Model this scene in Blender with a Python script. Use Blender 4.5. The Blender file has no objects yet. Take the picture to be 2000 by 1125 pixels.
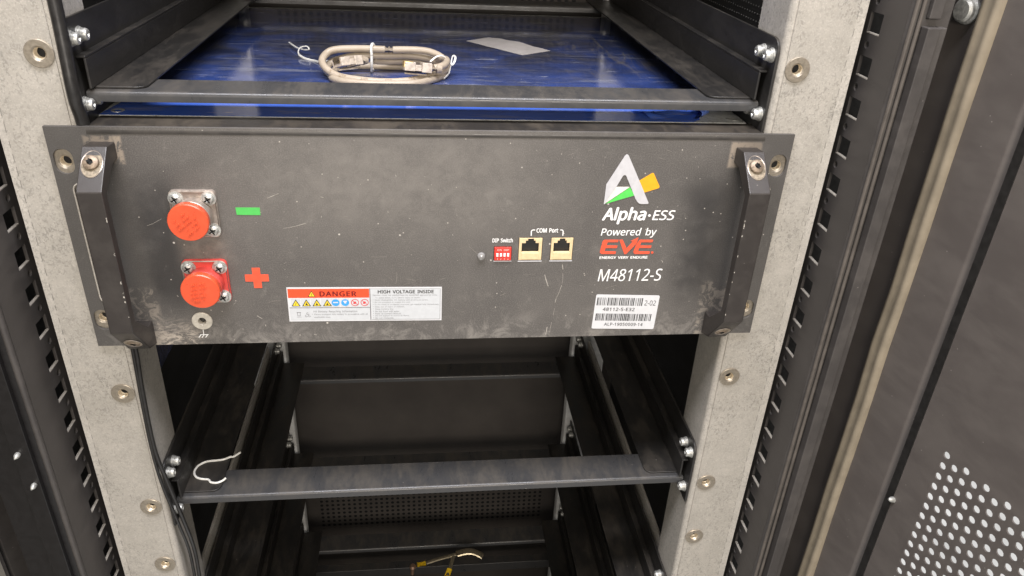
import bpy, bmesh, math, random
from mathutils import Vector, Matrix
random.seed(7)
S = bpy.context.scene
COL = S.collection
R = math.radians
MM = 0.001

# ------------------------------------------------------------------ camera, world, lamps, exposure
cam_d = bpy.data.cameras.new('camera')
cam = bpy.data.objects.new('camera', cam_d)
COL.objects.link(cam)
cam.location = (-0.012283, -0.480809, 0.307326)
cam.rotation_euler = (1.0707940, -0.0447583, -0.1083224)
cam_d.sensor_width = 36.0
cam_d.lens = 36.0 * 1485.3 / 2000.0
cam_d.clip_start = 0.01
cam_d.clip_end = 50.0
S.camera = cam

W = bpy.data.worlds.new("World")
S.world = W
W.use_nodes = True
nt = W.node_tree
bgn = nt.nodes['Background']
tc = nt.nodes.new('ShaderNodeTexCoord')
sx = nt.nodes.new('ShaderNodeSeparateXYZ')
nt.links.new(tc.outputs['Generated'], sx.inputs[0])
rp = nt.nodes.new('ShaderNodeValToRGB')
mr = nt.nodes.new('ShaderNodeMapRange')
mr.inputs[1].default_value = -1
mr.inputs[2].default_value = 1
nt.links.new(sx.outputs[2], mr.inputs[0])
nt.links.new(mr.outputs[0], rp.inputs[0])
rp.color_ramp.elements[0].position = 0.0
rp.color_ramp.elements[0].color = (1.75, 1.74, 1.72, 1)
rp.color_ramp.elements[1].position = 1.0
rp.color_ramp.elements[1].color = (.50, .49, .47, 1)
e = rp.color_ramp.elements.new(.42); e.color = (.62, .60, .57, 1)
e = rp.color_ramp.elements.new(.55); e.color = (.40, .385, .36, 1)
nz = nt.nodes.new('ShaderNodeTexNoise'); nz.inputs['Scale'].default_value = 7.0; nz.inputs['Detail'].default_value = 3.0
nt.links.new(tc.outputs['Generated'], nz.inputs['Vector'])
m2 = nt.nodes.new('ShaderNodeMapRange'); m2.inputs[1].default_value = .35; m2.inputs[2].default_value = .65; m2.inputs[3].default_value = .72; m2.inputs[4].default_value = 1.15
nt.links.new(nz.outputs[0], m2.inputs[0])
vm = nt.nodes.new('ShaderNodeVectorMath'); vm.operation = 'SCALE'
nt.links.new(rp.outputs[0], vm.inputs[0]); nt.links.new(m2.outputs[0], vm.inputs['Scale'])
nt.links.new(vm.outputs[0], bgn.inputs[0])
bgn.inputs[1].default_value = .76

def lamp(name, loc, target, size, size_y, power, color):
    d = bpy.data.lights.new(name, 'AREA')
    d.shape = 'RECTANGLE'; d.size = size; d.size_y = size_y
    d.energy = power; d.color = color
    o = bpy.data.objects.new(name, d); COL.objects.link(o)
    o.location = loc
    o.rotation_euler = (Vector(target) - Vector(loc)).to_track_quat('-Z', 'Y').to_euler()
    return o
lamp('ceiling_lamp', (0, -.50, 1.75), (0, -.2, 0), 2.3, .42, 102.0, (.965, .95, 1.0))
lamp('room_lamp', (.10, -1.7, .62), (0, 0, 0), .9, .5, 28.0, (1, .905, .80))

S.view_settings.view_transform = 'Standard'
S.view_settings.look = 'None'
S.view_settings.exposure = -0.16
S.view_settings.gamma = 1.0
S.view_settings.use_curve_mapping = False
S.render.engine = 'CYCLES'
S.cycles.max_bounces = 8
S.cycles.use_denoising = True

# ------------------------------------------------------------------ material helpers
class M:
    def __init__(s, name):
        s.m = bpy.data.materials.new(name); s.m.use_nodes = True
        s.t = s.m.node_tree; s.b = s.t.nodes['Principled BSDF']
        s.tc = s.t.nodes.new('ShaderNodeTexCoord')
    def n(s, typ, ins=None, **kw):
        o = s.t.nodes.new(typ)
        for k, v in kw.items(): setattr(o, k, v)
        for k, v in (ins or {}).items(): s.set(o.inputs[k], v)
        return o
    def set(s, sock, v):
        if isinstance(v, bpy.types.NodeSocket): s.t.links.new(v, sock)
        elif isinstance(v, (tuple, list)) and len(v) == 3 and sock.type == 'RGBA': sock.default_value = (*v, 1)
        else: sock.default_value = v
    def obj(s, scale=(1, 1, 1), rot=(0, 0, 0), loc=(0, 0, 0)):
        o = s.n('ShaderNodeMapping', {'Vector': s.tc.outputs['Object'], 'Scale': scale, 'Rotation': rot, 'Location': loc})
        return o.outputs[0]
    def noise(s, vec, scale, detail=4, rough=.6, dist=0):
        return s.n('ShaderNodeTexNoise', {'Vector': vec, 'Scale': scale, 'Detail': detail, 'Roughness': rough, 'Distortion': dist}).outputs[0]
    def vor(s, vec, scale, feature='F1', out=0, rnd=1.0):
        v = s.n('ShaderNodeTexVoronoi', {'Vector': vec, 'Scale': scale, 'Randomness': rnd}, feature=feature)
        return v.outputs[out]
    def rng(s, v, a, b, c=0., d=1., smooth=True):
        return s.n('ShaderNodeMapRange', {0: v, 1: a, 2: b, 3: c, 4: d}, interpolation_type='SMOOTHSTEP' if smooth else 'LINEAR').outputs[0]
    def math(s, op, a, b=0., c=0., clamp=False):
        o = s.n('ShaderNodeMath', {0: a, 1: b, 2: c}, operation=op); o.use_clamp = clamp
        return o.outputs[0]
    def mix(s, f, a, b):
        return s.n('ShaderNodeMix', {0: f, 6: a, 7: b}, data_type='RGBA').outputs[2]
    def xyz(s, vec=None):
        return s.n('ShaderNodeSeparateXYZ', {0: vec or s.tc.outputs['Object']}).outputs
    def bump(s, h, strength=.3, dist=.0005):
        o = s.n('ShaderNodeBump', {'Height': h, 'Strength': strength, 'Distance': dist})
        s.set(s.b.inputs['Normal'], o.outputs[0])
    def out(s, base=None, rough=None, metal=None, spec=None, coat=None):
        for k, v in (('Base Color', base), ('Roughness', rough), ('Metallic', metal), ('Specular IOR Level', spec), ('Coat Weight', coat)):
            if v is not None: s.set(s.b.inputs[k], v)
        return s.m

def plain(name, col, rough=.5, metal=0., spec=.5, var=.12, scale=250):
    k = M(name)
    nz = k.noise(k.obj(), scale, 3)
    c2 = tuple(min(1, c * (1 - var)) for c in col); c3 = tuple(min(1, c * (1 + var)) for c in col)
    return k.out(k.mix(k.rng(nz, .3, .7), c2, c3), k.rng(nz, .3, .7, rough * .88, min(1, rough * 1.12)), metal, spec)

def mat_panel():
    k = M('dusty_black_coating')
    v = k.obj()
    cloud = k.noise(v, 13, 8, .68, .3)
    cloud2 = k.noise(v, 75, 7, .72, .3)
    grain = k.noise(v, 1300, 2, .6)
    base = k.mix(k.rng(cloud, .34, .68), (.088, .081, .075), (.112, .103, .094))
    base = k.mix(k.math('MULTIPLY', k.rng(cloud2, .52, .74), .20), base, (.27, .25, .22))
    base = k.mix(k.math('MULTIPLY', k.rng(grain, .42, .70), .30), base, (.26, .245, .22))
    # dust gathered along the bottom and upper edges, and around the feet of the handles
    x, y, z = k.xyz()
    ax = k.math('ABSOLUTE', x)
    low = k.math('MULTIPLY', k.rng(z, .030, .0, 0, 1), k.rng(k.noise(v, 70, 5, .75, .8), .46, .66))
    # a lighter area over the upper middle
    ux = k.rng(k.math('ABSOLUTE', k.math('ADD', x, .03)), .16, .02); uz = k.rng(k.math('ABSOLUTE', k.math('SUBTRACT', z, .125)), .07, .0)
    base = k.mix(k.math('MULTIPLY', k.math('MULTIPLY', ux, uz), k.rng(k.noise(v, 60, 8, .78, .3), .3, .7, .15, .50)), base, (.26, .24, .212))
    base = k.mix(k.math('MULTIPLY', low, .40), base, (.36, .335, .30))
    def feet(z0, z1, out, col, amt, f):
        dx = k.math('MAXIMUM', k.math('SUBTRACT', k.math('ABSOLUTE', k.math('SUBTRACT', ax, .2085)), .0075), 0.)
        zc = (z0 + z1) / 2; hz = (z1 - z0) / 2
        dz = k.math('MAXIMUM', k.math('SUBTRACT', k.math('ABSOLUTE', k.math('SUBTRACT', z, zc)), hz), 0.)
        d = k.math('MAXIMUM', dx, dz)
        mk = k.math('MULTIPLY', k.rng(d, out, out * .55, 0, 1), k.rng(k.noise(v, 110, 5, .75, 1.0), f, f + .12))
        return k.mix(k.math('MULTIPLY', mk, amt), base, col)
    base = feet(.139, .150, .0046, (.40, .33, .255), .75, .40)
    base = feet(.004, .040, .008, (.40, .35, .29), .62, .46)
    # darker coating beside the handle bars, on their inner side
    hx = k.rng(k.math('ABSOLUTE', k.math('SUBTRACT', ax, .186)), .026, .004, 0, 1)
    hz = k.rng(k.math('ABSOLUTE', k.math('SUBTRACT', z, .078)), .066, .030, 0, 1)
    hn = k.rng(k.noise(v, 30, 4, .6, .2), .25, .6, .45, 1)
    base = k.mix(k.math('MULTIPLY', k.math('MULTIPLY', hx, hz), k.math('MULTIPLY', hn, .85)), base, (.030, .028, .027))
    fx = k.rng(k.math('ABSOLUTE', k.math('ADD', x, .186)), .022, .006, 0, 1)
    fz = k.rng(z, .026, .004, 0, 1)
    scuff = k.math('MULTIPLY', k.math('MULTIPLY', fx, fz), k.rng(k.noise(k.obj((1, 1, 2.5), (0, .6, 0)), 120, 6, .8, 1.5), .44, .6))
    base = k.mix(k.math('MULTIPLY', scuff, .9), base, (.50, .44, .37))
    # rubbed patch between the two connectors
    rx = k.rng(k.math('ABSOLUTE', k.math('ADD', x, .158)), .022, .008, 0, 1)
    rz = k.rng(k.math('ABSOLUTE', k.math('SUBTRACT', z, .077)), .016, .005, 0, 1)
    base = k.mix(k.math('MULTIPLY', k.math('MULTIPLY', rx, rz), k.rng(cloud2, .35, .7, .1, .6)), base, (.27, .23, .195))
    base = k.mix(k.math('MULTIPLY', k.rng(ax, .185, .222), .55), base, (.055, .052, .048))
    smear = k.noise(k.obj((1, 1, .6), (0, .12, 0)), 48, 6, .78, .5)
    base = k.mix(k.math('MULTIPLY', k.rng(smear, .60, .76), .28), base, (.36, .335, .295))
    # fine specks
    sp = k.vor(v, 170, 'F1', 0)
    spr = k.rng(sp, .10, .05, 0, 1)
    wc = k.vor(v, 170, 'F1', 1)
    keep = k.rng(k.n('ShaderNodeSeparateColor', {0: wc}).outputs[0], .62, .70, 0, 1)
    base = k.mix(k.math('MULTIPLY', k.math('MULTIPLY', spr, keep), .8), base, (.52, .48, .42))
    sp2 = k.vor(v, 60, 'F1', 0)
    keep2 = k.rng(k.n('ShaderNodeSeparateColor', {0: k.vor(v, 60, 'F1', 1)}).outputs[1], .84, .88, 0, 1)
    base = k.mix(k.math('MULTIPLY', k.math('MULTIPLY', k.rng(sp2, .055, .03, 0, 1), keep2), .9), base, (.60, .56, .50))
    k.bump(grain, .25, .0002)
    return k.out(base, k.rng(cloud2, .35, .7, .42, .60), 0, .45)

def mat_paint(name, dark=(.020, .019, .018), dust=(.115, .096, .073), amt=.30, rough=.34, sc=60, up=True, lo=.40, hi=.70):
    k = M(name)
    v = k.obj((1, .35, 1))
    cl = k.noise(v, sc, 8, .72, .25)
    gr = k.noise(k.obj(), 900, 2)
    f = k.math('MULTIPLY', k.rng(cl, lo, hi), amt)
    if up:
        nz = k.xyz(k.n('ShaderNodeNewGeometry').outputs['True Normal'])[2]
        f = k.math('MULTIPLY', f, k.rng(nz, .1, .9, .25, 1))
    base = k.mix(f, dark, dust)
    sp = k.rng(k.vor(k.obj(), 130, 'F1', 0), .07, .04)
    kp = k.rng(k.n('ShaderNodeSeparateColor', {0: k.vor(k.obj(), 130, 'F1', 1)}).outputs[0], .76, .8)
    base = k.mix(k.math('MULTIPLY', k.math('MULTIPLY', sp, kp), .55), base, (.33, .30, .27))
    k.bump(gr, .2, .00015)
    return k.out(base, k.rng(cl, .35, .7, rough, min(1, rough + .22)), 0, .5)

def mat_galv(name='galvanised_steel', a=(.455, .425, .374), b=(.385, .36, .316), sp=.5):
    k = M(name)
    v = k.obj()
    cl = k.noise(v, 45, 6, .65, .2)
    w = k.noise(k.obj((1, 1, .8)), 560, 3, .6, 1.2)
    w2 = k.noise(v, 190, 3, .6, .8)
    cells = k.vor(v, 330, 'F1', 1)
    cs = k.n('ShaderNodeSeparateColor', {0: cells}).outputs[0]
    base = k.mix(k.rng(cl, .3, .7), a, b)
    patch = k.rng(k.noise(v, 20, 3, .6, .5), .38, .66, .35, 1)
    g1 = k.noise(k.obj((1, 1, .75), (0, .5, 0)), 520, 2, .55, .9)
    g2 = k.noise(v, 900, 2, .6)
    base = k.mix(k.math('MULTIPLY', k.math('MULTIPLY', k.rng(g1, .50, .64), patch), .62), base, (.205, .195, .172))
    base = k.mix(k.math('MULTIPLY', k.rng(g2, .50, .70), .30), base, (.68, .645, .58))
    base = k.mix(k.math('MULTIPLY', cs, .10), base, (.33, .32, .30))
    k.bump(g1, .22, .0003)
    return k.out(base, k.rng(w2, .3, .7, .45, .62), .12, .4)

def mat_film():
    k = M('blue_protective_film')
    x, y, z = k.xyz()
    v = k.obj()
    st = k.noise(k.obj((1, 7, 1), (0, 0, .12)), 12, 6, .7, .8)
    cl = k.noise(v, 14, 5, .65, .9)
    wr = k.noise(k.obj((6, 1, 1), (0, 0, .9)), 13, 6, .75, 1.2)
    base = k.mix(k.rng(cl, .3, .7), (.050, .120, .50), (.066, .152, .60))
    grime_shade = k.math('MULTIPLY', k.math('ADD', k.rng(y, .056, .10, 0, .90), k.rng(y, .15, .24, 0, .10)), k.rng(cl, .25, .65, .6, 1))  # grime plus painted shade behind; front strip's light kept as brighter blue
    base = k.mix(grime_shade, base, k.mix(k.rng(k.noise(k.obj((1, 2.6, 1), (0, 0, .3)), 26, 8, .75, .9), .42, .66), (.023, .030, .068), (.080, .079, .088)))
    base = k.mix(k.math('MULTIPLY', k.rng(st, .54, .68), .6), base, (.26, .27, .31))
    rgt = k.math('MULTIPLY', k.rng(x, .05, .17), k.rng(k.math('ABSOLUTE', k.math('SUBTRACT', y, .29)), .17, .04))
    base = k.mix(k.math('MULTIPLY', k.math('MULTIPLY', k.rng(wr, .50, .66), rgt), .6), base, (.24, .215, .175))
    base = k.mix(k.math('MULTIPLY', k.rng(k.noise(k.obj((1, 9, 1), (0, 0, -.2)), 20, 3, .6, .4), .70, .725), .7), base, (.55, .56, .60))
    sp = k.math('MULTIPLY', k.rng(k.vor(v, 110, 'F1', 0), .06, .035), k.rng(k.n('ShaderNodeSeparateColor', {0: k.vor(v, 110, 'F1', 1)}).outputs[0], .7, .75))
    base = k.mix(k.math('MULTIPLY', sp, .7), base, (.6, .6, .62))
    k.bump(k.math('ADD', k.math('MULTIPLY', wr, .6), st), .05, .0010)
    return k.out(base, k.rng(cl, .3, .75, .03, .15), 0, .6)

def mat_dotted():
    k = M('perforated_black_sheet')
    x, y, z = k.xyz()
    pitch = .0095
    def cell(c):
        return k.math('SUBTRACT', k.math('FRACT', k.math('DIVIDE', c, pitch)), .5)
    dx = cell(x); dz = cell(z)
    d = k.math('SQRT', k.math('ADD', k.math('MULTIPLY', dx, dx), k.math('MULTIPLY', dz, dz)))
    hole = k.rng(d, .30, .25)
    win = k.math('MULTIPLY', k.rng(z, -.650, -.652, 0, 1, False), k.rng(z, -.745, -.743, 0, 1, False))
    win2 = k.math('MULTIPLY', k.rng(z, .150, .152, 0, 1, False), k.rng(k.math('ABSOLUTE', x), .19, .188, 0, 1, False))
    win = k.math('MAXIMUM', k.math('MULTIPLY', win, k.rng(k.math('ABSOLUTE', x), .20, .198, 0, 1, False)), win2)
    f = k.math('MULTIPLY', hole, win)
    nz = k.noise(k.obj(), 20, 4)
    base = k.mix(k.rng(nz, .3, .7), (.056, .049, .044), (.068, .060, .053))
    return k.out(k.mix(f, base, (.006, .006, .006)), .6, 0, .3)

MT = {}
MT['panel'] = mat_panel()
MT['paint'] = mat_paint('black_powder_coat')
MT['bar'] = mat_paint('dusty_black_bar', (.047, .047, .048), (.115, .100, .080), .45, .27, 60, True, .40, .66)
MT['lip'] = mat_paint('dusty_black_edge', (.030, .027, .024), (.085, .070, .052), .7, .30, 60, True, .40, .66)
MT['handle'] = mat_paint('black_handle_coat', (.034, .029, .026), (.060, .052, .045), .35, .33, 60, False)
MT['frame'] = mat_paint('black_frame_paint', (.052, .047, .044), (.090, .080, .072), .5, .45, 40, False)
MT['door'] = mat_paint('black_door_paint', (.092, .080, .073), (.120, .105, .093), .6, .46, 38, False, .38, .68)
MT['inside'] = mat_paint('black_side_sheet', (.022, .021, .020), (.05, .045, .04), .5, .6, 10, False)
MT['rear'] = mat_dotted()
MT['galv'] = mat_galv()
MT['scuff'] = plain('bare_scuff', (.42, .39, .345), .6, 0, .4, .25, 600)
MT['hairline'] = plain('faint_hairline', (.25, .232, .205), .6, 0, .4, .25, 600)
MT['galv_bare'] = plain('bare_cut_edge', (.42, .39, .34), .5, .2)
MT['blackgloss'] = plain('glossy_black_paint', (.010, .009, .009), .35)
MT['grey_slot_dot'] = plain('grey_slots_and_light_dots', (.17, .165, .15), .6)
MT['galv_lit'] = plain('galvanised_painted_light', (.74, .74, .72), .45, .1, .5, .1, 120)  # stronger light on the rear posts is put into this paler zinc
MT['bare'] = mat_galv('bare_zinc_sheet', (.50, .52, .50), (.42, .43, .41))
MT['film'] = mat_film()
MT['filmcurl'] = plain('pale_torn_film', (.10, .17, .50), .25, 0, .5, .35, 150)
MT['zinc'] = plain('zinc_plated_screw', (.50, .50, .47), .46, .65, .5, .25, 400)
MT['nickel'] = plain('nickel_insert', (.36, .315, .25), .38, .6, .5, .12, 500)
MT['earthring'] = plain('bright_earth_ring', (.62, .58, .50), .4, .3)
MT['brass'] = plain('brass_thread', (.78, .68, .52), .35, .45)
MT['oldscrew'] = plain('dusty_steel_screw', (.27, .21, .155), .5, .5, .5, .3, 700)
MT['hole'] = plain('dark_hole', (.006, .006, .006), .8)
MT['cap'] = plain('orange_red_cap', (.68, .088, .032), .30, 0, .5, .07, 120)
MT['redflange'] = plain('red_flange', (.66, .075, .060), .42, 0, .5, .12, 120)
MT['metflange'] = plain('plated_flange', (.40, .345, .30), .38, .55, .5, .2, 200)
MT['white'] = plain('white_print', (.86, .86, .84), .5, 0, .4, .05)
MT['silverprint'] = plain('pale_grey_print', (.55, .545, .56), .45, 0, .4, .05)
MT['cream'] = plain('cream_print', (.76, .72, .64), .5, 0, .4, .06)
MT['green'] = plain('green_print', (.10, .62, .10), .5, 0, .4, .05)
MT['greenlight'] = plain('light_green_print', (.085, .50, .10), .5, 0, .4, .05)
MT['orange'] = plain('amber_print', (.86, .40, .015), .5, 0, .4, .05)
MT['redprint'] = plain('orange_red_print', (.80, .10, .045), .5, 0, .4, .07)
MT['sticker'] = plain('white_sticker', (.66, .665, .675), .38, 0, .5, .03)
MT['stickergrey'] = plain('pale_sticker_field', (.57, .59, .605), .38, 0, .5, .03)
MT['stickerred'] = plain('sticker_red', (.90, .085, .025), .4, 0, .5, .03)
MT['ink'] = plain('black_ink', (.03, .028, .027), .5)
MT['greyink'] = plain('grey_ink', (.20, .20, .21), .5)
MT['redink'] = plain('dark_red_ink', (.16, .008, .005), .5)
MT['ringred'] = plain('ring_red', (.62, .05, .05), .5)
MT['yellow'] = plain('yellow_print', (.88, .66, .03), .45)
MT['blue'] = plain('blue_print', (.05, .34, .80), .45)
MT['shell'] = plain('cream_port_shell', (.80, .62, .36), .38, .15, .5, .08)
MT['gold'] = plain('gold_contact', (.55, .42, .20), .3, 1.0)
MT['dipred'] = plain('red_switch_body', (.74, .05, .035), .4)
MT['cavity'] = plain('port_cavity', (.045, .035, .022), .5)
MT['lens'] = plain('clear_lens', (.32, .31, .30), .08, .2, .8)
MT['cable'] = plain('beige_cable_sheath', (.40, .335, .255), .42, 0, .5, .08, 90)
MT['print'] = plain('brown_cable_print', (.25, .165, .085), .5)
MT['clear'] = plain('clear_plug_plastic', (.52, .45, .37), .12, 0, .8, .2, 300)
MT['tie'] = plain('white_wire_tie', (.80, .79, .74), .4)
MT['paper'] = plain('white_paper', (.52, .485, .455), .8, 0, .2, .04, 90)
MT['tan'] = plain('tan_foam_gasket', (.25, .212, .155), .85, 0, .2, .12, 45)
MT['greyfoam'] = plain('grey_foam_gasket', (.36, .335, .30), .85, 0, .2, .18, 30)
MT['rubber'] = plain('grey_brown_seal', (.095, .082, .070), .6, 0, .4, .2, 60)
MT['blackcable'] = plain('black_cable_sheath', (.020, .019, .018), .32, 0, .5, .2)
MT['palemetal'] = mat_paint('grey_painted_sheet', (.17, .16, .135), (.24, .22, .19), .6, .5, 12, False)
MT['yellowsleeve'] = plain('yellow_sleeve', (.86, .56, .02), .4)
MT['lug'] = plain('tinned_lug', (.50, .43, .30), .35, .8, .5, .25, 300)
MT['copper'] = plain('copper_bolt', (.50, .32, .22), .4, .8)

# ------------------------------------------------------------------ mesh helpers
def bm_new(): return bmesh.new()

def box(bm, x0, x1, y0, y1, z0, z1, mi=0):
    vs = [bm.verts.new(p) for p in ((x0, y0, z0), (x1, y0, z0), (x1, y1, z0), (x0, y1, z0), (x0, y0, z1), (x1, y0, z1), (x1, y1, z1), (x0, y1, z1))]
    for f in ((0, 3, 2, 1), (4, 5, 6, 7), (0, 1, 5, 4), (1, 2, 6, 5), (2, 3, 7, 6), (3, 0, 4, 7)):
        bm.faces.new([vs[i] for i in f]).material_index = mi

def prism(bm, pts, fn, a, b, mi=0):
    """closed 2D outline pts swept from a to b; fn(u, v, w) gives the point"""
    A = [bm.verts.new(fn(u, v, a)) for u, v in pts]
    B = [bm.verts.new(fn(u, v, b)) for u, v in pts]
    n = len(pts); fs = []
    fs.append(bm.faces.new(A)); fs.append(bm.faces.new(B[::-1]))
    for i in range(n): fs.append(bm.faces.new((A[i], B[i], B[(i + 1) % n], A[(i + 1) % n])))
    for f in fs: f.material_index = mi
    return fs

def plate(bm, outer, holes, fn, a, b, mi=0):
    """sheet with holes from depth a to depth b"""
    es = []
    for loop in [outer] + list(holes):
        vs = [bm.verts.new(fn(u, v, a)) for u, v in loop]
        for i in range(len(vs)): es.append(bm.edges.new((vs[i], vs[(i + 1) % len(vs)])))
    r = bmesh.ops.triangle_fill(bm, edges=es, use_beauty=True, use_dissolve=False)
    fs = [g for g in r['geom'] if isinstance(g, bmesh.types.BMFace)]
    for f in fs: f.material_index = mi
    x = bmesh.ops.extrude_face_region(bm, geom=fs)
    d = Vector(fn(0, 0, b)) - Vector(fn(0, 0, a))
    bmesh.ops.translate(bm, verts=[v for v in x['geom'] if isinstance(v, bmesh.types.BMVert)], vec=d)
    for g in x['geom']:
        if isinstance(g, bmesh.types.BMFace): g.material_index = mi

def flat(bm, pts, fn, w, mi=0):
    f = bm.faces.new([bm.verts.new(fn(u, v, w)) for u, v in pts]); f.material_index = mi
    return f

def ring_pts(cx, cy, r, n=24, ry=None, ph=0.):
    return [(cx + r * math.cos(2 * math.pi * i / n + ph), cy + (ry or r) * math.sin(2 * math.pi * i / n + ph)) for i in range(n)]

def round_rect(x0, x1, y0, y1, r, n=5):
    out = []
    for cx, cy, a0 in ((x1 - r, y1 - r, 0), (x0 + r, y1 - r, 90), (x0 + r, y0 + r, 180), (x1 - r, y0 + r, 270)):
        for i in range(n + 1):
            a = R(a0 + 90 * i / n); out.append((cx + r * math.cos(a), cy + r * math.sin(a)))
    return out

def frame_of(d):
    d = d.normalized()
    up = Vector((0, 0, 1)) if abs(d.z) < .9 else Vector((1, 0, 0))
    a = d.cross(up).normalized(); b = a.cross(d).normalized()
    return a, b

def lathe(bm, prof, origin, axis, n=24, mi=0, ph=0.):
    """prof: list of (radius, distance along axis)"""
    o = Vector(origin); ax = Vector(axis).normalized(); a, b = frame_of(ax)
    rings = []
    for r, t in prof:
        if r <= 1e-7: rings.append([bm.verts.new(o + ax * t)])
        else: rings.append([bm.verts.new(o + ax * t + a * (r * math.cos(2 * math.pi * i / n + ph)) + b * (r * math.sin(2 * math.pi * i / n + ph))) for i in range(n)])
    for p, q in zip(rings, rings[1:]):
        for i in range(n):
            j = (i + 1) % n
            if len(p) == 1 and len(q) == 1: continue
            if len(p) == 1: f = bm.faces.new((p[0], q[i], q[j]))
            elif len(q) == 1: f = bm.faces.new((p[i], q[0], p[j]))
            else: f = bm.faces.new((p[i], q[i], q[j], p[j]))
            f.material_index = mi

def spline(pts, k=8, closed=False):
    P = [Vector(p) for p in pts]; n = len(P); out = []
    rngs = range(n if closed else n - 1)
    for i in rngs:
        g = lambda j: P[j % n] if closed else P[max(0, min(n - 1, j))]
        p0, p1, p2, p3 = g(i - 1), g(i), g(i + 1), g(i + 2)
        for s in range(k):
            t = s / k
            out.append(.5 * ((2 * p1) + (p2 - p0) * t + (2 * p0 - 5 * p1 + 4 * p2 - p3) * t * t + (3 * p1 - p0 - 3 * p2 + p3) * t ** 3))
    if not closed: out.append(P[-1])
    return out

def tube(bm, pts, r, n=10, mi=0, closed=False, flatten=1.0):
    pts = [Vector(p) for p in pts]; m = len(pts); rings = []
    pa = None
    for i, p in enumerate(pts):
        if closed: d = pts[(i + 1) % m] - pts[i - 1]
        else: d = pts[min(m - 1, i + 1)] - pts[max(0, i - 1)]
        if d.length < 1e-9: d = Vector((1, 0, 0))
        d.normalize()
        if pa is None: a, b = frame_of(d)
        else:
            a = (pa - d * pa.dot(d))
            a = a.normalized() if a.length > 1e-6 else frame_of(d)[0]
            b = d.cross(a)
        pa = a
        rr = r[i] if isinstance(r, (list, tuple)) else r
        rings.append([bm.verts.new(p + a * (rr * math.cos(2 * math.pi * k / n)) + b * (rr * flatten * math.sin(2 * math.pi * k / n))) for k in range(n)])
    for i in range(m if closed else m - 1):
        p, q = rings[i], rings[(i + 1) % m]
        for k in range(n):
            bm.faces.new((p[k], p[(k + 1) % n], q[(k + 1) % n], q[k])).material_index = mi
    if not closed:
        bm.faces.new(rings[0][::-1]).material_index = mi; bm.faces.new(rings[-1]).material_index = mi

def obj(name, bm, mats, parent=None, bevel=0., seg=2, ang=35, recalc=True, smooth=True):
    if recalc: bmesh.ops.recalc_face_normals(bm, faces=bm.faces[:])
    me = bpy.data.meshes.new(name); bm.to_mesh(me); bm.free()
    for m in (mats if isinstance(mats, (list, tuple)) else [mats]): me.materials.append(MT[m])
    if smooth:
        me.shade_smooth(); me.set_sharp_from_angle(angle=R(ang))
    o = bpy.data.objects.new(name, me); COL.objects.link(o)
    if parent is not None:
        o.parent = parent
        w = Vector((0, 0, 0)); q = parent
        while q is not None: w += q.location; q = q.parent
        o.location = -w                       # every mesh is drawn in world metres
    if bevel:
        b = o.modifiers.new('bevel', 'BEVEL'); b.width = bevel; b.segments = seg; b.limit_method = 'ANGLE'; b.angle_limit = R(40); b.harden_normals = True
    return o

def tag(o, label, cat, group=None, kind=None):
    o['label'] = label; o['category'] = cat
    if group: o['group'] = group
    if kind: o['kind'] = kind
    return o

def thing(name, label, cat, loc=(0, 0, 0), group=None):
    o = bpy.data.objects.new(name, None); COL.objects.link(o); o.empty_display_size = .02
    o.location = loc
    return tag(o, label, cat, group)

def shift(o, d): o.location = Vector(o.location) + Vector(d); return o

def copy_tree(o, parent=None):
    c = o.copy(); COL.objects.link(c); c.parent = parent
    for ch in o.children: copy_tree(ch, c)
    return c

# mappings from a 2D drawing to space
XZ = lambda u, v, w: (u, w, v)              # drawing on a front plane, w = y
YZ = lambda u, v, w: (w, u, v)              # drawing on a side plane, w = x
XY = lambda u, v, w: (u, v, w)              # drawing on a level plane, w = z

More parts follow.
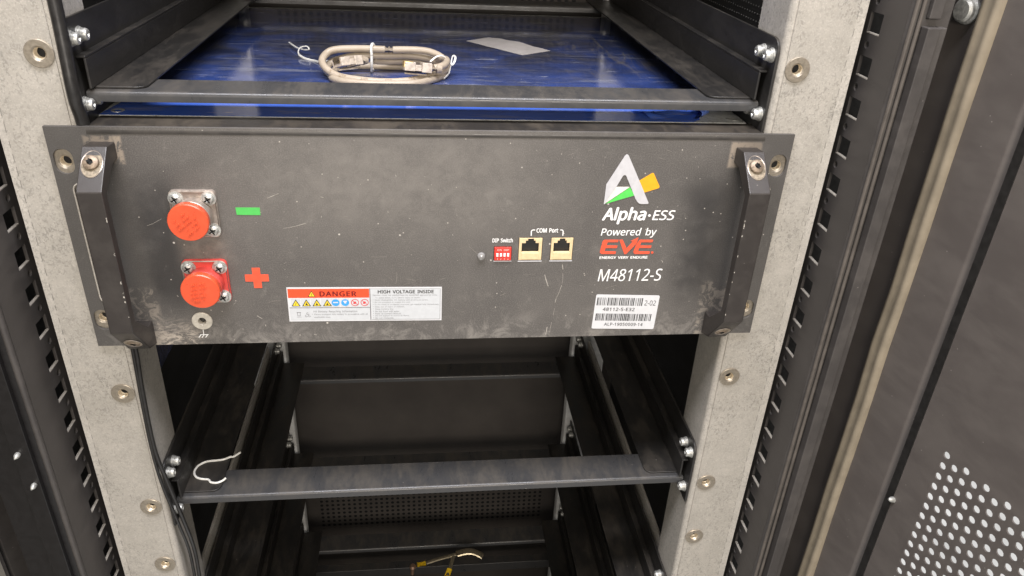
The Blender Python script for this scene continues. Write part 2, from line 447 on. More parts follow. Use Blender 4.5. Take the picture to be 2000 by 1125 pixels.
# ---- lettering: outlines of a plain grotesque, key = weight + character, value = advance; points; triangles
GLYPHS = {
'0 ': '280;;',
"0'": '151;57,306 44,480 107,480 94,306;0,2,1 0,3,2',
'0,': '180;28,-87 37,-47 47,-3 55,40 61,78 124,78 129,71 118,33 104,-8 87,-49 71,-87;3,5,4 3,6,5 3,7,6 2,7,3 2,8,7 1,8,2 1,9,8 0,9,1 0,10,9',
'0-': '216;27,154 27,206 189,206 189,154;0,2,1 0,3,2',
'0.': '180;89,-9 74,-7 60,1 51,15 48,36 51,57 60,71 74,79 89,81 106,79 119,71 129,57 132,36 129,15 119,1 106,-7;7,9,8 6,9,7 6,10,9 5,10,6 5,11,10 5,12,11 4,12,5 3,12,4 3,13,12 2,13,3 2,14,13 1,14,2 1,15,14 0,15,1',
'00': '384;191,-7 121,10 72,59 43,137 33,240 37,313 49,373 69,422 99,458 140,480 191,487 262,471 312,422 341,344 351,240 347,169 335,108 314,59 284,23 243,1 191,44 237,56 268,92 286,154 291,240 286,326 268,388 237,424 191,437 145,424 115,388 98,326 92,240 98,154 115,93 145,56;9,11,10 8,11,9 8,12,11 7,28,8 28,12,8 7,29,28 27,12,28 7,30,29 26,12,27 26,13,12 6,30,7 6,31,30 25,13,26 5,31,6 25,14,13 5,32,31 24,14,25 4,32,5 3,32,4 3,33,32 23,14,24 23,15,14 23,16,15 3,34,33 22,16,23 2,34,3 22,17,16 2,35,34 21,17,22 21,18,17 1,35,2 1,20,35 20,18,21 1,18,20 1,19,18 0,19,1',
'01': '384;181,0 181,335 181,361 181,381 182,399 183,418 173,408 164,400 154,391 142,381 91,339 60,379 189,480 238,480 238,0;11,13,12 11,5,13 5,14,13 11,6,5 4,14,5 11,7,6 11,8,7 3,14,4 11,9,8 2,14,3 11,10,9 1,14,2 0,14,1',
'02': '384;32,0 32,49 158,176 191,210 219,240 241,268 257,296 266,324 269,355 263,390 246,415 219,431 185,436 152,433 123,424 96,409 69,390 38,430 68,452 102,470 141,482 185,486 245,478 291,452 320,412 330,359 326,322 314,288 296,256 271,224 241,190 207,155 107,56 107,54 349,54 349,0;20,22,21 19,22,20 19,23,22 18,23,19 18,12,23 12,11,23 11,24,23 17,12,18 17,13,12 17,14,13 10,24,11 16,15,17 15,14,17 9,24,10 9,25,24 8,25,9 8,26,25 7,26,8 6,26,7 6,27,26 5,27,6 5,28,27 4,28,5 4,29,28 3,29,4 3,30,29 2,30,3 2,31,30 1,31,2 1,32,31 1,33,32 1,34,33 1,35,34 0,35,1',
'03': '384;162,-7 126,-5 92,-1 60,7 30,19 30,75 62,61 95,51 130,45 163,43 218,49 256,68 277,98 284,138 275,176 249,202 206,217 150,222 103,222 103,273 150,273 202,279 240,298 263,326 271,363 265,394 247,417 219,432 183,437 147,434 117,425 89,412 62,396 33,437 62,455 96,471 137,483 183,486 248,478 294,453 322,415 331,367 324,324 304,290 273,267 232,253 232,250 282,237 318,214 339,179 346,136 341,97 326,62 302,33 266,11 220,-2;36,38,37 35,38,36 35,39,38 34,39,35 33,39,34 33,28,39 28,27,39 27,40,39 32,31,33 31,30,33 30,29,33 29,28,33 26,40,27 25,40,26 25,41,40 24,41,25 24,42,41 23,42,24 22,42,23 22,43,42 21,43,22 21,44,43 20,44,21 18,20,19 18,44,20 18,45,44 18,46,45 18,47,46 18,17,47 17,48,47 16,48,17 15,48,16 15,49,48 14,49,15 14,50,49 13,50,14 12,50,13 12,51,50 11,51,12 11,52,51 4,6,5 10,52,11 10,53,52 4,7,6 4,8,7 9,53,10 4,9,8 4,53,9 4,54,53 3,54,4 3,55,54 2,55,3 1,55,2 1,0,55',
'04': '384;244,0 244,109 14,109 14,159 240,482 301,482 301,162 371,162 371,109 301,109 301,0 72,162 244,162 244,313 244,345 245,372 246,396 247,419 244,419 238,406 231,392 223,378 216,367;3,18,4 18,5,4 18,17,5 17,6,5 3,19,18 16,6,17 3,20,19 15,6,16 3,21,20 3,22,21 14,6,15 3,11,22 13,6,14 12,6,13 3,12,11 3,6,12 3,7,6 3,8,7 2,8,3 1,8,2 0,9,1 9,8,1 0,10,9',
'05': '384;167,-7 131,-5 97,0 67,8 42,19 42,75 69,62 101,52 135,46 167,44 215,50 253,69 277,101 285,147 278,189 257,219 219,238 165,244 145,244 122,241 100,238 83,234 54,253 72,480 312,480 312,426 122,426 111,287 124,289 142,291 162,293 185,294 251,285 302,257 335,213 346,153 334,87 299,36 242,4;22,26,23 26,24,23 26,25,24 22,27,26 30,32,31 29,32,30 28,32,29 27,32,28 22,32,27 22,33,32 22,17,33 17,16,33 16,34,33 21,20,22 20,19,22 19,18,22 18,17,22 15,34,16 14,34,15 14,35,34 13,35,14 13,36,35 12,36,13 11,36,12 11,37,36 4,6,5 10,37,11 4,7,6 4,8,7 9,37,10 4,9,8 4,37,9 4,38,37 3,38,4 2,38,3 2,0,38 1,0,2',
'08': '384;193,-7 125,2 75,27 43,68 33,122 36,153 47,179 63,202 83,221 107,237 132,251 100,273 73,299 54,332 48,372 53,406 67,434 89,456 118,473 153,483 191,486 249,479 295,457 325,421 335,371 332,344 323,321 308,301 289,283 268,268 244,254 272,239 298,222 319,203 336,181 347,155 351,124 340,70 308,29 258,2 194,277 226,293 253,312 271,337 277,369 271,399 253,421 226,434 191,439 157,434 130,421 112,399 106,369 109,347 118,328 132,312 150,299 171,288 192,40 235,46 267,63 286,90 293,124 286,156 265,182 233,203 192,222 181,226 142,206 114,183 96,155 91,122 97,90 116,63 147,46;19,21,20 18,21,19 18,22,21 17,22,18 17,23,22 16,48,17 48,47,17 47,23,17 16,49,48 15,49,16 15,50,49 46,23,47 15,51,50 45,23,46 45,24,23 14,51,15 14,52,51 44,24,45 13,52,14 44,25,24 13,53,52 43,25,44 13,54,53 43,26,25 42,26,43 12,54,13 12,55,54 42,27,26 41,27,42 12,56,55 41,28,27 11,56,12 11,57,56 40,28,41 11,40,57 40,29,28 11,29,40 10,29,11 10,30,29 10,31,30 9,31,10 9,32,31 8,67,9 67,32,9 8,68,67 66,32,67 65,32,66 65,33,32 7,68,8 7,69,68 64,33,65 64,34,33 6,69,7 6,70,69 63,34,64 63,35,34 5,70,6 62,35,63 5,71,70 62,36,35 4,71,5 62,37,36 61,37,62 3,71,4 3,72,71 60,37,61 3,73,72 60,38,37 2,73,3 2,74,73 59,38,60 2,58,74 58,38,59 2,38,58 2,39,38 1,39,2 1,0,39',
'09': '384;129,-7 114,-6 98,-5 82,-3 69,0 69,50 96,44 128,42 171,46 205,57 233,75 254,99 269,128 280,161 286,197 289,235 285,235 267,214 243,196 211,183 171,179 115,189 72,217 43,263 34,324 38,371 53,411 76,443 106,467 143,481 187,486 230,480 269,463 302,434 328,393 344,340 349,275 347,223 340,173 327,125 307,82 279,46 240,17 191,-1 184,226 214,229 240,239 261,254 276,272 286,292 289,314 287,342 278,371 264,397 244,418 218,432 187,437 149,430 119,409 99,374 92,325 98,284 115,252 143,232;29,31,30 28,31,29 28,32,31 27,32,28 27,33,32 26,57,27 57,56,27 56,33,27 55,33,56 55,34,33 54,34,55 26,58,57 53,34,54 25,58,26 25,59,58 52,34,53 52,35,34 25,60,59 24,60,25 51,35,52 50,35,51 50,36,35 24,61,60 23,61,24 49,36,50 48,36,49 23,62,61 48,37,36 47,37,48 22,62,23 46,15,47 15,37,47 22,63,62 45,16,46 16,15,46 45,17,16 14,37,15 22,44,63 44,17,45 22,17,44 14,38,37 21,17,22 21,18,17 13,38,14 21,19,18 20,19,21 13,39,38 12,39,13 11,39,12 11,40,39 10,40,11 10,41,40 9,41,10 8,41,9 4,6,5 8,42,41 7,42,8 4,7,6 4,42,7 4,43,42 3,43,4 3,0,43 2,0,3 1,0,2',
'0:': '180;89,-9 74,-7 60,1 51,15 48,36 51,57 60,71 74,79 89,81 106,79 119,71 129,57 132,36 129,15 119,1 106,-7 89,278 74,281 60,289 51,303 48,324 51,345 60,359 74,367 89,369 106,367 119,359 129,345 132,324 129,303 119,289 106,281;23,25,24 22,25,23 22,26,25 21,26,22 21,27,26 20,27,21 20,28,27 19,28,20 19,29,28 18,29,19 18,30,29 17,30,18 17,31,30 16,31,17 7,9,8 6,9,7 6,10,9 5,10,6 5,11,10 5,12,11 4,12,5 3,12,4 3,13,12 2,13,3 2,14,13 1,14,2 1,15,14 0,15,1',
'0A': '429;0,0 187,482 242,482 428,0 366,0 308,148 118,148 61,0 138,202 290,202 236,347 234,355 230,367 225,381 221,396 217,409 214,419 209,399 203,378 197,361 193,347;0,2,1 0,16,2 16,3,2 0,17,16 15,3,16 14,3,15 0,18,17 13,3,14 12,3,13 0,19,18 11,3,12 0,20,19 10,3,11 0,8,20 9,3,10 0,6,8 6,9,8 6,5,9 5,3,9 0,7,6 4,3,5',
'0B': '437;65,0 65,480 202,480 281,473 338,453 373,417 384,361 378,322 361,290 332,268 293,255 293,251 322,244 348,234 369,218 386,197 397,170 400,136 389,79 356,36 303,9 234,0 126,275 214,275 266,280 299,295 316,320 322,354 315,388 294,411 258,424 205,428 126,428 126,51 222,51 276,57 311,76 330,105 336,141 329,175 310,202 274,219 218,225 126,225;0,32,1 32,2,1 32,3,2 32,4,3 32,31,4 31,5,4 0,22,32 30,5,31 29,5,30 29,6,5 28,6,29 27,6,28 27,7,6 26,7,27 26,8,7 25,8,26 24,8,25 24,9,8 23,9,24 0,43,22 43,23,22 43,9,23 43,10,9 43,11,10 43,12,11 43,13,12 43,42,13 42,14,13 0,33,43 41,14,42 40,14,41 40,15,14 39,15,40 39,16,15 38,16,39 38,17,16 37,17,38 37,18,17 36,18,37 36,19,18 35,19,36 34,19,35 0,34,33 0,19,34 0,20,19 0,21,20',
'0C': '424;261,-7 194,1 139,24 96,60 65,109 47,170 41,240 48,309 67,368 100,418 146,455 203,478 271,486 342,479 404,458 379,407 356,417 330,425 302,431 271,433 202,420 149,381 116,320 105,240 115,160 146,98 198,59 270,46 301,48 330,52 358,58 385,65 385,13 358,4 329,-2 298,-6;11,13,12 11,14,13 10,14,11 10,18,14 18,17,14 17,16,14 16,15,14 9,19,10 19,18,10 9,20,19 9,21,20 8,21,9 8,22,21 7,22,8 7,23,22 6,23,7 5,23,6 5,24,23 4,24,5 4,25,24 3,25,4 3,26,25 30,32,31 2,26,3 2,27,26 29,32,30 28,32,29 27,32,28 2,32,27 1,32,2 1,33,32 1,34,33 0,34,1 0,35,34',
'0D': '490;65,0 65,480 213,480 281,473 338,453 385,419 420,374 442,315 449,244 433,138 383,61 304,15 199,0 126,52 191,52 337,99 385,242 374,326 338,383 281,417 204,428 126,428;0,21,1 21,2,1 21,3,2 21,4,3 21,20,4 20,5,4 0,13,21 19,5,20 19,6,5 18,6,19 17,6,18 17,7,6 16,7,17 16,8,7 16,9,8 15,9,16 15,10,9 14,10,15 14,11,10 0,14,13 0,11,14 0,12,11',
'0E': '373;65,0 65,480 333,480 333,426 126,426 126,277 321,277 321,224 126,224 126,53 333,53 333,0;0,4,1 4,2,1 4,3,2 0,5,4 0,8,5 8,6,5 8,7,6 0,9,8 0,10,9 0,11,10',
'0G': '489;271,-7 202,1 145,23 100,59 67,108 48,169 41,240 48,310 71,370 107,419 155,456 217,479 289,486 329,484 366,479 400,470 433,458 410,406 383,416 352,425 320,431 286,433 210,420 152,381 116,320 104,240 109,186 123,139 146,100 181,70 226,52 285,46 314,47 338,49 360,53 379,57 379,199 273,199 273,253 439,253 439,18 400,7 361,-1 318,-5;11,13,12 11,14,13 11,15,14 10,15,11 10,16,15 10,20,16 20,19,16 19,18,16 18,17,16 9,21,10 21,20,10 9,22,21 9,23,22 8,23,9 8,24,23 7,24,8 7,25,24 6,25,7 37,39,38 37,36,39 36,40,39 5,25,6 5,26,25 35,40,36 5,27,26 4,27,5 4,28,27 3,28,4 3,29,28 3,30,29 2,30,3 34,40,35 33,40,34 2,31,30 32,40,33 31,40,32 2,40,31 1,40,2 1,41,40 1,42,41 0,42,1 0,43,42',
'0H': '498;65,0 65,480 126,480 126,277 371,277 371,480 432,480 432,0 371,0 371,224 126,224 126,0;0,2,1 0,3,2 4,6,5 4,7,6 0,10,3 10,4,3 10,9,4 9,7,4 0,11,10 8,7,9',
'0I': '228;27,0 27,35 83,48 83,431 27,445 27,480 200,480 200,445 144,431 144,48 200,35 200,0;4,6,5 4,7,6 3,7,4 3,8,7 2,8,3 2,9,8 1,9,2 1,10,9 0,10,1 0,11,10',
'0K': '416;65,0 65,480 126,480 126,243 146,266 167,289 187,312 208,334 338,480 408,480 218,271 416,0 345,0 175,229 126,186 126,0;0,2,1 0,3,2 7,9,8 7,10,9 6,10,7 5,10,6 4,10,5 4,11,10 3,13,4 13,11,4 0,14,3 14,13,3 12,11,13 0,15,14',
'0L': '352;65,0 65,480 126,480 126,54 335,54 335,0;0,2,1 0,3,2 0,4,3 0,5,4',
'0M': '609;65,0 65,480 154,480 302,87 305,87 455,480 544,480 544,0 484,0 484,295 485,330 486,364 487,395 489,420 486,420 326,0 277,0 119,420 116,420 118,396 120,364 121,328 121,291 121,0;0,18,1 18,2,1 18,17,2 17,3,2 4,14,5 14,6,5 14,13,6 13,7,6 0,19,18 16,3,17 4,15,14 12,7,13 0,20,19 11,7,12 0,21,20 10,7,11 9,7,10 0,22,21 8,7,9 0,23,22 16,4,3 16,15,4',
'0N': '510;65,0 65,480 135,480 391,83 394,83 393,96 392,115 391,137 390,162 389,186 389,209 389,480 445,480 445,0 375,0 118,398 116,398 117,372 119,340 120,304 121,268 121,0;0,16,1 16,2,1 16,15,2 15,3,2 10,12,11 10,13,12 0,17,16 14,3,15 0,18,17 0,19,18 0,20,19 0,21,20 9,13,10 8,13,9 7,13,8 6,13,7 5,13,6 4,13,5 14,4,3 14,13,4',
'0O': '525;263,-7 194,1 139,24 96,61 65,111 47,171 41,241 47,310 65,370 96,419 139,456 195,479 263,487 329,479 384,456 427,420 458,370 477,310 484,240 477,171 458,110 427,61 384,24 329,1 263,46 333,59 382,98 410,159 420,240 410,321 382,382 334,421 263,434 193,421 143,382 114,321 105,240 114,159 143,98 192,59;11,13,12 11,14,13 10,14,11 10,15,14 9,32,10 32,15,10 9,33,32 31,15,32 9,34,33 30,15,31 30,16,15 8,34,9 8,35,34 29,16,30 29,17,16 7,35,8 7,36,35 28,17,29 6,36,7 28,18,17 5,36,6 5,37,36 27,18,28 27,19,18 4,37,5 27,20,19 4,38,37 26,20,27 3,38,4 26,21,20 3,39,38 25,21,26 2,39,3 25,22,21 2,24,39 24,22,25 2,22,24 1,22,2 1,23,22 0,23,1',
'0P': '406;65,0 65,480 192,480 273,470 329,443 361,398 372,338 368,300 354,264 330,233 294,208 245,192 181,187 126,187 126,0 126,238 174,238 234,244 276,261 301,290 310,336 302,376 280,405 242,422 187,428 126,428;0,25,1 25,2,1 25,3,2 25,4,3 25,24,4 24,23,4 23,5,4 0,15,25 22,5,23 21,5,22 21,6,5 20,6,21 20,7,6 19,7,20 19,8,7 18,8,19 18,9,8 17,9,18 16,9,17 0,13,15 13,16,15 13,9,16 13,10,9 13,11,10 13,12,11 0,14,13',
'0R': '418;65,0 65,480 197,480 275,471 329,446 361,403 372,343 369,308 358,279 342,256 322,239 300,225 276,215 408,0 337,0 221,198 126,198 126,0 126,249 197,249 248,255 283,272 303,301 310,340 303,381 281,407 245,422 194,427 126,427;0,28,1 28,2,1 28,3,2 28,4,3 28,27,4 27,26,4 26,5,4 0,18,28 25,5,26 24,5,25 24,6,5 23,6,24 23,7,6 22,7,23 22,8,7 21,8,22 21,9,8 20,9,21 20,10,9 19,10,20 0,16,18 16,19,18 16,10,19 16,11,10 16,12,11 16,15,12 15,13,12 0,17,16 14,13,15',
'0S': '369;166,-7 127,-5 91,-1 60,7 34,16 34,74 61,64 94,54 131,48 169,46 216,51 249,66 270,91 277,123 274,145 267,163 253,178 232,192 203,207 164,222 110,246 72,276 48,314 40,364 45,400 60,429 83,454 114,471 151,483 193,486 231,484 266,479 297,470 326,459 307,408 281,418 253,426 223,431 192,433 153,428 124,414 107,392 101,363 104,341 111,323 125,308 144,294 171,281 206,267 245,251 278,233 303,214 322,191 333,163 337,128 326,72 291,29 236,2;28,30,29 28,31,30 27,31,28 27,32,31 26,32,27 26,33,32 26,37,33 37,36,33 36,35,33 35,34,33 25,38,26 38,37,26 25,39,38 24,39,25 24,40,39 24,41,40 23,41,24 23,42,41 22,42,23 22,43,42 22,44,43 22,45,44 21,45,22 21,46,45 21,47,46 21,48,47 20,48,21 20,49,48 20,50,49 19,50,20 19,51,50 18,51,19 18,52,51 17,52,18 16,52,17 16,53,52 15,53,16 15,54,53 14,54,15 13,54,14 13,55,54 12,55,13 11,55,12 4,6,5 11,56,55 10,56,11 4,7,6 4,8,7 9,56,10 4,9,8 4,56,9 4,57,56 3,57,4 2,57,3 2,0,57 1,0,2',
'0T': '373;156,0 156,426 7,426 7,480 366,480 366,426 217,426 217,0;2,4,3 2,5,4 1,5,2 0,6,1 6,5,1 0,7,6',
'0U': '491;243,-7 164,5 107,42 72,98 60,171 60,480 121,480 121,169 129,117 152,78 191,54 246,46 303,54 341,80 363,120 370,169 370,480 430,480 430,169 425,122 410,80 384,44 348,16 301,-1;4,6,5 4,7,6 15,17,16 15,18,17 3,7,4 14,18,15 14,19,18 3,8,7 14,20,19 13,20,14 3,9,8 2,9,3 12,20,13 12,21,20 2,10,9 11,21,12 2,11,10 2,21,11 2,22,21 1,22,2 1,23,22 0,23,1',
'0V': '403;171,0 0,480 63,480 171,172 181,143 189,117 196,91 201,67 207,91 214,117 222,144 232,173 339,480 403,480 232,0;0,2,1 0,3,2 11,13,12 11,14,13 10,14,11 0,4,3 9,14,10 0,5,4 8,14,9 0,6,5 7,14,8 0,7,6 0,14,7',
'0W': '625;135,0 8,480 71,480 146,187 153,156 160,127 165,99 169,73 173,100 179,130 186,160 194,190 279,480 341,480 429,188 438,157 445,127 451,98 455,73 459,98 465,127 471,156 479,187 553,480 616,480 488,0 427,0 334,314 328,334 323,353 318,372 314,388 311,401 310,409 308,395 303,372 295,343 287,312 196,0;0,2,1 0,3,2 11,13,12 11,33,13 33,14,13 22,24,23 22,25,24 11,34,33 32,14,33 31,14,32 11,35,34 30,14,31 11,36,35 29,14,30 28,14,29 11,37,36 27,14,28 26,14,27 11,38,37 10,38,11 26,15,14 21,25,22 0,4,3 9,38,10 26,16,15 20,25,21 0,5,4 8,38,9 0,6,5 26,17,16 19,25,20 7,38,8 0,7,6 18,25,19 26,18,17 0,38,7 26,25,18',
'0Y': '380;160,0 160,183 0,480 66,480 190,244 315,480 380,480 220,186 220,0;1,3,2 1,4,3 4,6,5 4,7,6 1,7,4 1,8,7 0,8,1',
'0a': '377;144,-7 100,0 63,19 39,52 31,100 41,148 73,183 127,206 203,215 265,217 265,238 260,277 245,301 222,314 190,318 163,316 136,310 112,301 89,291 71,335 96,347 126,357 159,364 193,366 251,359 291,337 314,300 322,245 322,0 279,0 268,51 265,51 241,25 216,7 185,-3 158,41 200,47 234,66 256,98 264,144 264,176 211,174 154,167 118,152 98,130 92,99 97,73 110,55 132,44;22,24,23 21,24,22 21,25,24 20,25,21 19,25,20 19,13,25 13,26,25 18,17,19 17,16,19 16,15,19 15,14,19 14,13,19 12,26,13 11,26,12 11,27,26 10,27,11 10,28,27 9,28,10 8,40,9 40,28,9 7,40,8 6,40,7 5,42,6 42,41,6 41,40,6 39,28,40 5,43,42 5,44,43 4,44,5 38,28,39 4,45,44 3,45,4 3,46,45 37,30,38 30,28,38 3,47,46 36,31,37 31,30,37 3,48,47 2,48,3 36,32,31 29,28,30 35,32,36 2,35,48 2,32,35 2,33,32 1,33,2 1,34,33 0,34,1',
'0b': '413;228,-7 189,-3 158,9 134,26 116,46 111,46 99,0 57,0 57,510 116,510 116,386 116,364 115,344 114,326 113,312 116,312 134,333 158,351 189,362 228,366 288,354 335,319 366,261 376,180 366,99 335,40 288,5 219,42 261,51 291,78 309,121 315,181 291,283 218,317 169,309 138,284 122,242 116,182 116,179 122,121 138,78 169,51;7,9,8 7,10,9 7,11,10 18,20,19 7,12,11 17,20,18 17,21,20 16,21,17 7,13,12 15,33,16 33,21,16 7,14,13 33,22,21 15,34,33 32,22,33 7,15,14 7,36,15 36,35,15 35,34,15 31,22,32 31,23,22 7,37,36 7,38,37 30,23,31 30,24,23 7,39,38 29,24,30 7,40,39 29,25,24 28,25,29 7,5,40 5,41,40 27,25,28 5,4,41 4,27,41 7,6,5 3,27,4 3,25,27 3,26,25 2,26,3 1,26,2 1,0,26',
'0c': '322;201,-7 156,-2 117,13 83,38 58,73 42,120 37,178 42,238 59,286 85,322 119,347 160,362 206,367 233,365 259,361 282,355 300,347 282,298 265,304 244,310 224,314 204,315 125,281 98,179 105,121 124,79 156,53 201,44 229,46 253,50 274,57 294,65 294,13 275,4 254,-2 230,-5;11,13,12 11,14,13 10,14,11 10,15,14 10,16,15 9,16,10 9,21,16 21,20,16 20,19,16 19,18,16 18,17,16 8,21,9 8,22,21 7,22,8 7,23,22 6,23,7 6,24,23 5,24,6 5,25,24 4,25,5 4,26,25 3,26,4 30,32,31 29,32,30 3,27,26 28,32,29 27,32,28 3,32,27 2,32,3 1,32,2 1,33,32 1,34,33 1,35,34 0,35,1',
'0d': '413;185,-7 124,5 77,40 47,98 37,179 47,261 78,319 125,355 185,367 223,363 254,351 278,334 297,314 301,314 300,324 299,339 297,355 297,367 297,510 356,510 356,0 308,0 300,48 297,48 278,27 254,9 223,-3 194,42 243,50 274,74 292,113 298,168 298,179 292,238 275,282 244,309 193,318 152,308 122,280 104,235 98,178 104,121 122,78 152,51;17,19,18 17,20,19 7,9,8 16,20,17 7,10,9 6,10,7 15,20,16 6,11,10 14,20,15 6,36,11 36,12,11 13,20,14 5,37,6 37,36,6 35,12,36 35,13,12 35,34,13 34,33,13 33,20,13 5,38,37 5,39,38 4,39,5 32,20,33 4,40,39 3,40,4 31,20,32 3,41,40 30,20,31 3,42,41 29,20,30 2,42,3 2,43,42 28,22,29 22,20,29 2,27,43 27,23,28 23,22,28 27,24,23 21,20,22 2,24,27 1,24,2 1,25,24 1,26,25 0,26,1',
'0e': '379;210,-7 162,-2 120,14 85,40 59,76 42,122 37,177 42,232 57,279 81,316 112,344 151,361 196,367 239,362 276,347 305,322 327,290 340,250 345,204 345,169 98,169 107,115 129,76 165,52 213,44 245,45 274,50 301,58 328,69 328,17 301,6 274,-1 245,-5 99,216 283,216 277,257 262,290 234,311 195,318 158,312 129,291 109,259;11,13,12 11,14,13 10,14,11 10,15,14 9,15,10 9,38,15 38,37,15 37,16,15 9,39,38 8,39,9 8,40,39 36,16,37 8,41,40 35,16,36 35,17,16 7,41,8 7,33,41 34,17,35 34,18,17 6,33,7 6,34,33 6,18,34 6,19,18 5,20,6 20,19,6 5,21,20 4,21,5 4,22,21 3,22,4 3,23,22 27,29,28 26,29,27 3,24,23 25,29,26 24,29,25 3,29,24 2,29,3 2,30,29 1,30,2 1,31,30 1,32,31 0,32,1',
'0f': '231;73,0 73,314 10,314 10,342 73,362 73,383 81,443 104,483 141,506 190,514 211,513 229,510 246,506 260,502 244,455 233,459 220,462 205,465 191,465 165,460 147,446 136,420 132,383 132,360 223,360 223,314 132,314 132,0;8,10,9 8,11,10 8,12,11 7,12,8 7,13,12 7,16,13 16,15,13 15,14,13 6,19,7 19,18,7 18,17,7 17,16,7 6,20,19 6,21,20 5,21,6 5,22,21 5,23,22 4,23,5 3,23,4 3,24,23 3,25,24 2,25,3 1,25,2 0,26,1 26,25,1 0,27,26',
'0g': '413;195,-161 123,-155 65,-138 65,-84 125,-105 198,-112 240,-105 271,-85 291,-53 298,-11 298,3 298,13 298,27 299,39 300,48 297,48 251,7 185,-7 123,6 76,42 47,101 37,179 47,256 76,316 123,354 185,367 219,363 249,353 275,336 298,312 301,312 309,360 356,360 356,-6 346,-74 317,-122 267,-151 194,42 241,49 273,71 292,109 298,165 298,179 292,243 273,285 240,309 193,317 153,308 123,281 104,237 98,179 104,120 123,77 153,50;24,26,25 24,27,26 30,32,31 30,33,32 23,27,24 23,28,27 23,46,28 46,29,28 23,47,46 45,29,46 22,47,23 45,30,29 45,44,30 44,43,30 43,33,30 22,48,47 22,49,48 21,49,22 42,33,43 21,50,49 20,50,21 41,33,42 20,51,50 40,33,41 20,52,51 39,14,40 14,33,40 19,52,20 19,53,52 38,14,39 19,37,53 37,15,38 15,14,38 37,16,15 13,33,14 18,37,19 18,16,37 12,33,13 11,33,12 10,33,11 18,17,16 9,33,10 9,34,33 8,34,9 7,34,8 7,35,34 2,4,3 6,35,7 2,5,4 5,35,6 2,35,5 2,36,35 1,36,2 1,0,36',
'0h': '415;57,0 57,510 116,510 116,361 115,335 113,310 117,310 137,334 164,352 195,362 229,366 287,358 328,335 352,294 361,234 361,0 302,0 302,230 282,295 222,317 171,309 139,283 122,242 116,186 116,0;0,2,1 0,3,2 9,11,10 8,11,9 0,4,3 8,12,11 7,12,8 7,13,12 0,5,4 6,19,7 19,13,7 6,20,19 18,13,19 0,6,5 0,22,6 22,21,6 21,20,6 17,13,18 17,14,13 0,23,22 17,15,14 16,15,17 0,24,23',
'0i': '173;57,0 57,360 116,360 116,0 87,420 74,422 62,429 55,441 52,457 55,474 62,486 74,493 87,495 100,493 111,486 119,474 122,457 119,441 111,429 100,422;11,13,12 10,13,11 10,14,13 9,14,10 9,15,14 8,15,9 8,16,15 7,16,8 7,17,16 6,17,7 6,18,17 5,18,6 5,19,18 4,19,5 0,2,1 0,3,2',
'0j': '173;15,-161 -1,-161 -15,-159 -27,-156 -37,-153 -37,-105 -27,-108 -16,-110 -5,-112 7,-112 27,-109 43,-100 54,-83 57,-56 57,360 116,360 116,-54 110,-99 92,-133 61,-154 87,420 74,422 62,429 55,441 52,457 55,474 62,486 74,493 87,495 100,493 111,486 119,474 122,457 119,441 111,429 100,422;27,29,28 26,29,27 26,30,29 25,30,26 25,31,30 24,31,25 24,32,31 23,32,24 23,33,32 22,33,23 22,34,33 21,34,22 21,35,34 20,35,21 13,15,14 13,16,15 13,17,16 12,17,13 11,17,12 11,18,17 10,18,11 4,6,5 4,7,6 9,18,10 4,8,7 4,9,8 4,18,9 4,19,18 3,19,4 3,0,19 2,0,3 1,0,2',
'0k': '359;57,0 57,510 116,510 116,244 115,231 115,216 114,199 113,185 116,185 121,192 128,201 136,211 144,221 152,231 158,238 273,360 343,360 197,206 353,0 281,0 156,168 116,132 116,0;0,2,1 0,3,2 14,16,15 14,17,16 0,4,3 13,17,14 0,5,4 12,17,13 11,17,12 0,6,5 10,17,11 10,18,17 9,20,10 20,18,10 0,7,6 8,20,9 0,8,7 0,21,8 21,20,8 19,18,20 0,22,21',
'0l': '173;57,0 57,510 116,510 116,0;0,2,1 0,3,2',
'0m': '628;57,0 57,360 105,360 113,311 117,311 137,336 162,353 192,363 223,367 293,352 333,306 336,306 358,333 386,352 418,363 452,367 505,359 543,335 566,295 574,234 574,0 515,0 515,232 497,296 442,317 397,309 367,287 350,250 345,199 345,0 286,0 286,232 268,296 212,317 166,309 137,283 121,242 116,187 116,0;7,9,8 14,16,15 6,9,7 13,16,14 0,2,1 0,3,2 13,17,16 5,9,6 12,17,13 5,10,9 4,33,5 33,10,5 12,18,17 11,24,12 24,18,12 4,34,33 32,10,33 11,25,24 23,18,24 0,4,3 0,36,4 36,35,4 35,34,4 11,26,25 32,11,10 32,26,11 31,26,32 22,18,23 22,19,18 31,27,26 31,28,27 0,37,36 22,20,19 30,28,31 21,20,22 30,29,28 0,38,37',
'0n': '415;57,0 57,360 105,360 113,311 117,311 138,336 165,353 197,363 230,367 287,359 328,335 352,295 361,234 361,0 302,0 302,230 282,295 222,317 171,309 139,283 122,242 116,187 116,0;7,9,8 6,9,7 0,2,1 0,3,2 6,10,9 5,10,6 4,10,5 4,17,10 17,11,10 4,18,17 16,11,17 0,4,3 0,20,4 20,19,4 19,18,4 15,11,16 15,12,11 0,21,20 15,13,12 14,13,15 0,22,21',
'0o': '406;202,-7 157,-1 117,15 84,42 58,79 42,125 37,181 48,260 82,318 135,355 204,367 250,361 290,345 324,318 349,282 365,236 370,181 359,101 325,42 271,6 203,42 251,52 283,80 303,123 309,181 303,238 283,281 251,308 203,317 155,308 123,281 104,238 98,181 104,123 123,80 156,52;9,11,10 9,12,11 8,12,9 8,13,12 7,29,8 29,28,8 28,13,8 28,27,13 27,14,13 7,30,29 26,14,27 26,15,14 7,31,30 25,15,26 6,31,7 6,32,31 24,15,25 24,16,15 5,32,6 5,33,32 23,16,24 23,17,16 4,33,5 4,34,33 22,17,23 22,18,17 4,35,34 21,18,22 3,35,4 3,20,35 20,18,21 3,18,20 3,19,18 2,19,3 1,19,2 1,0,19',
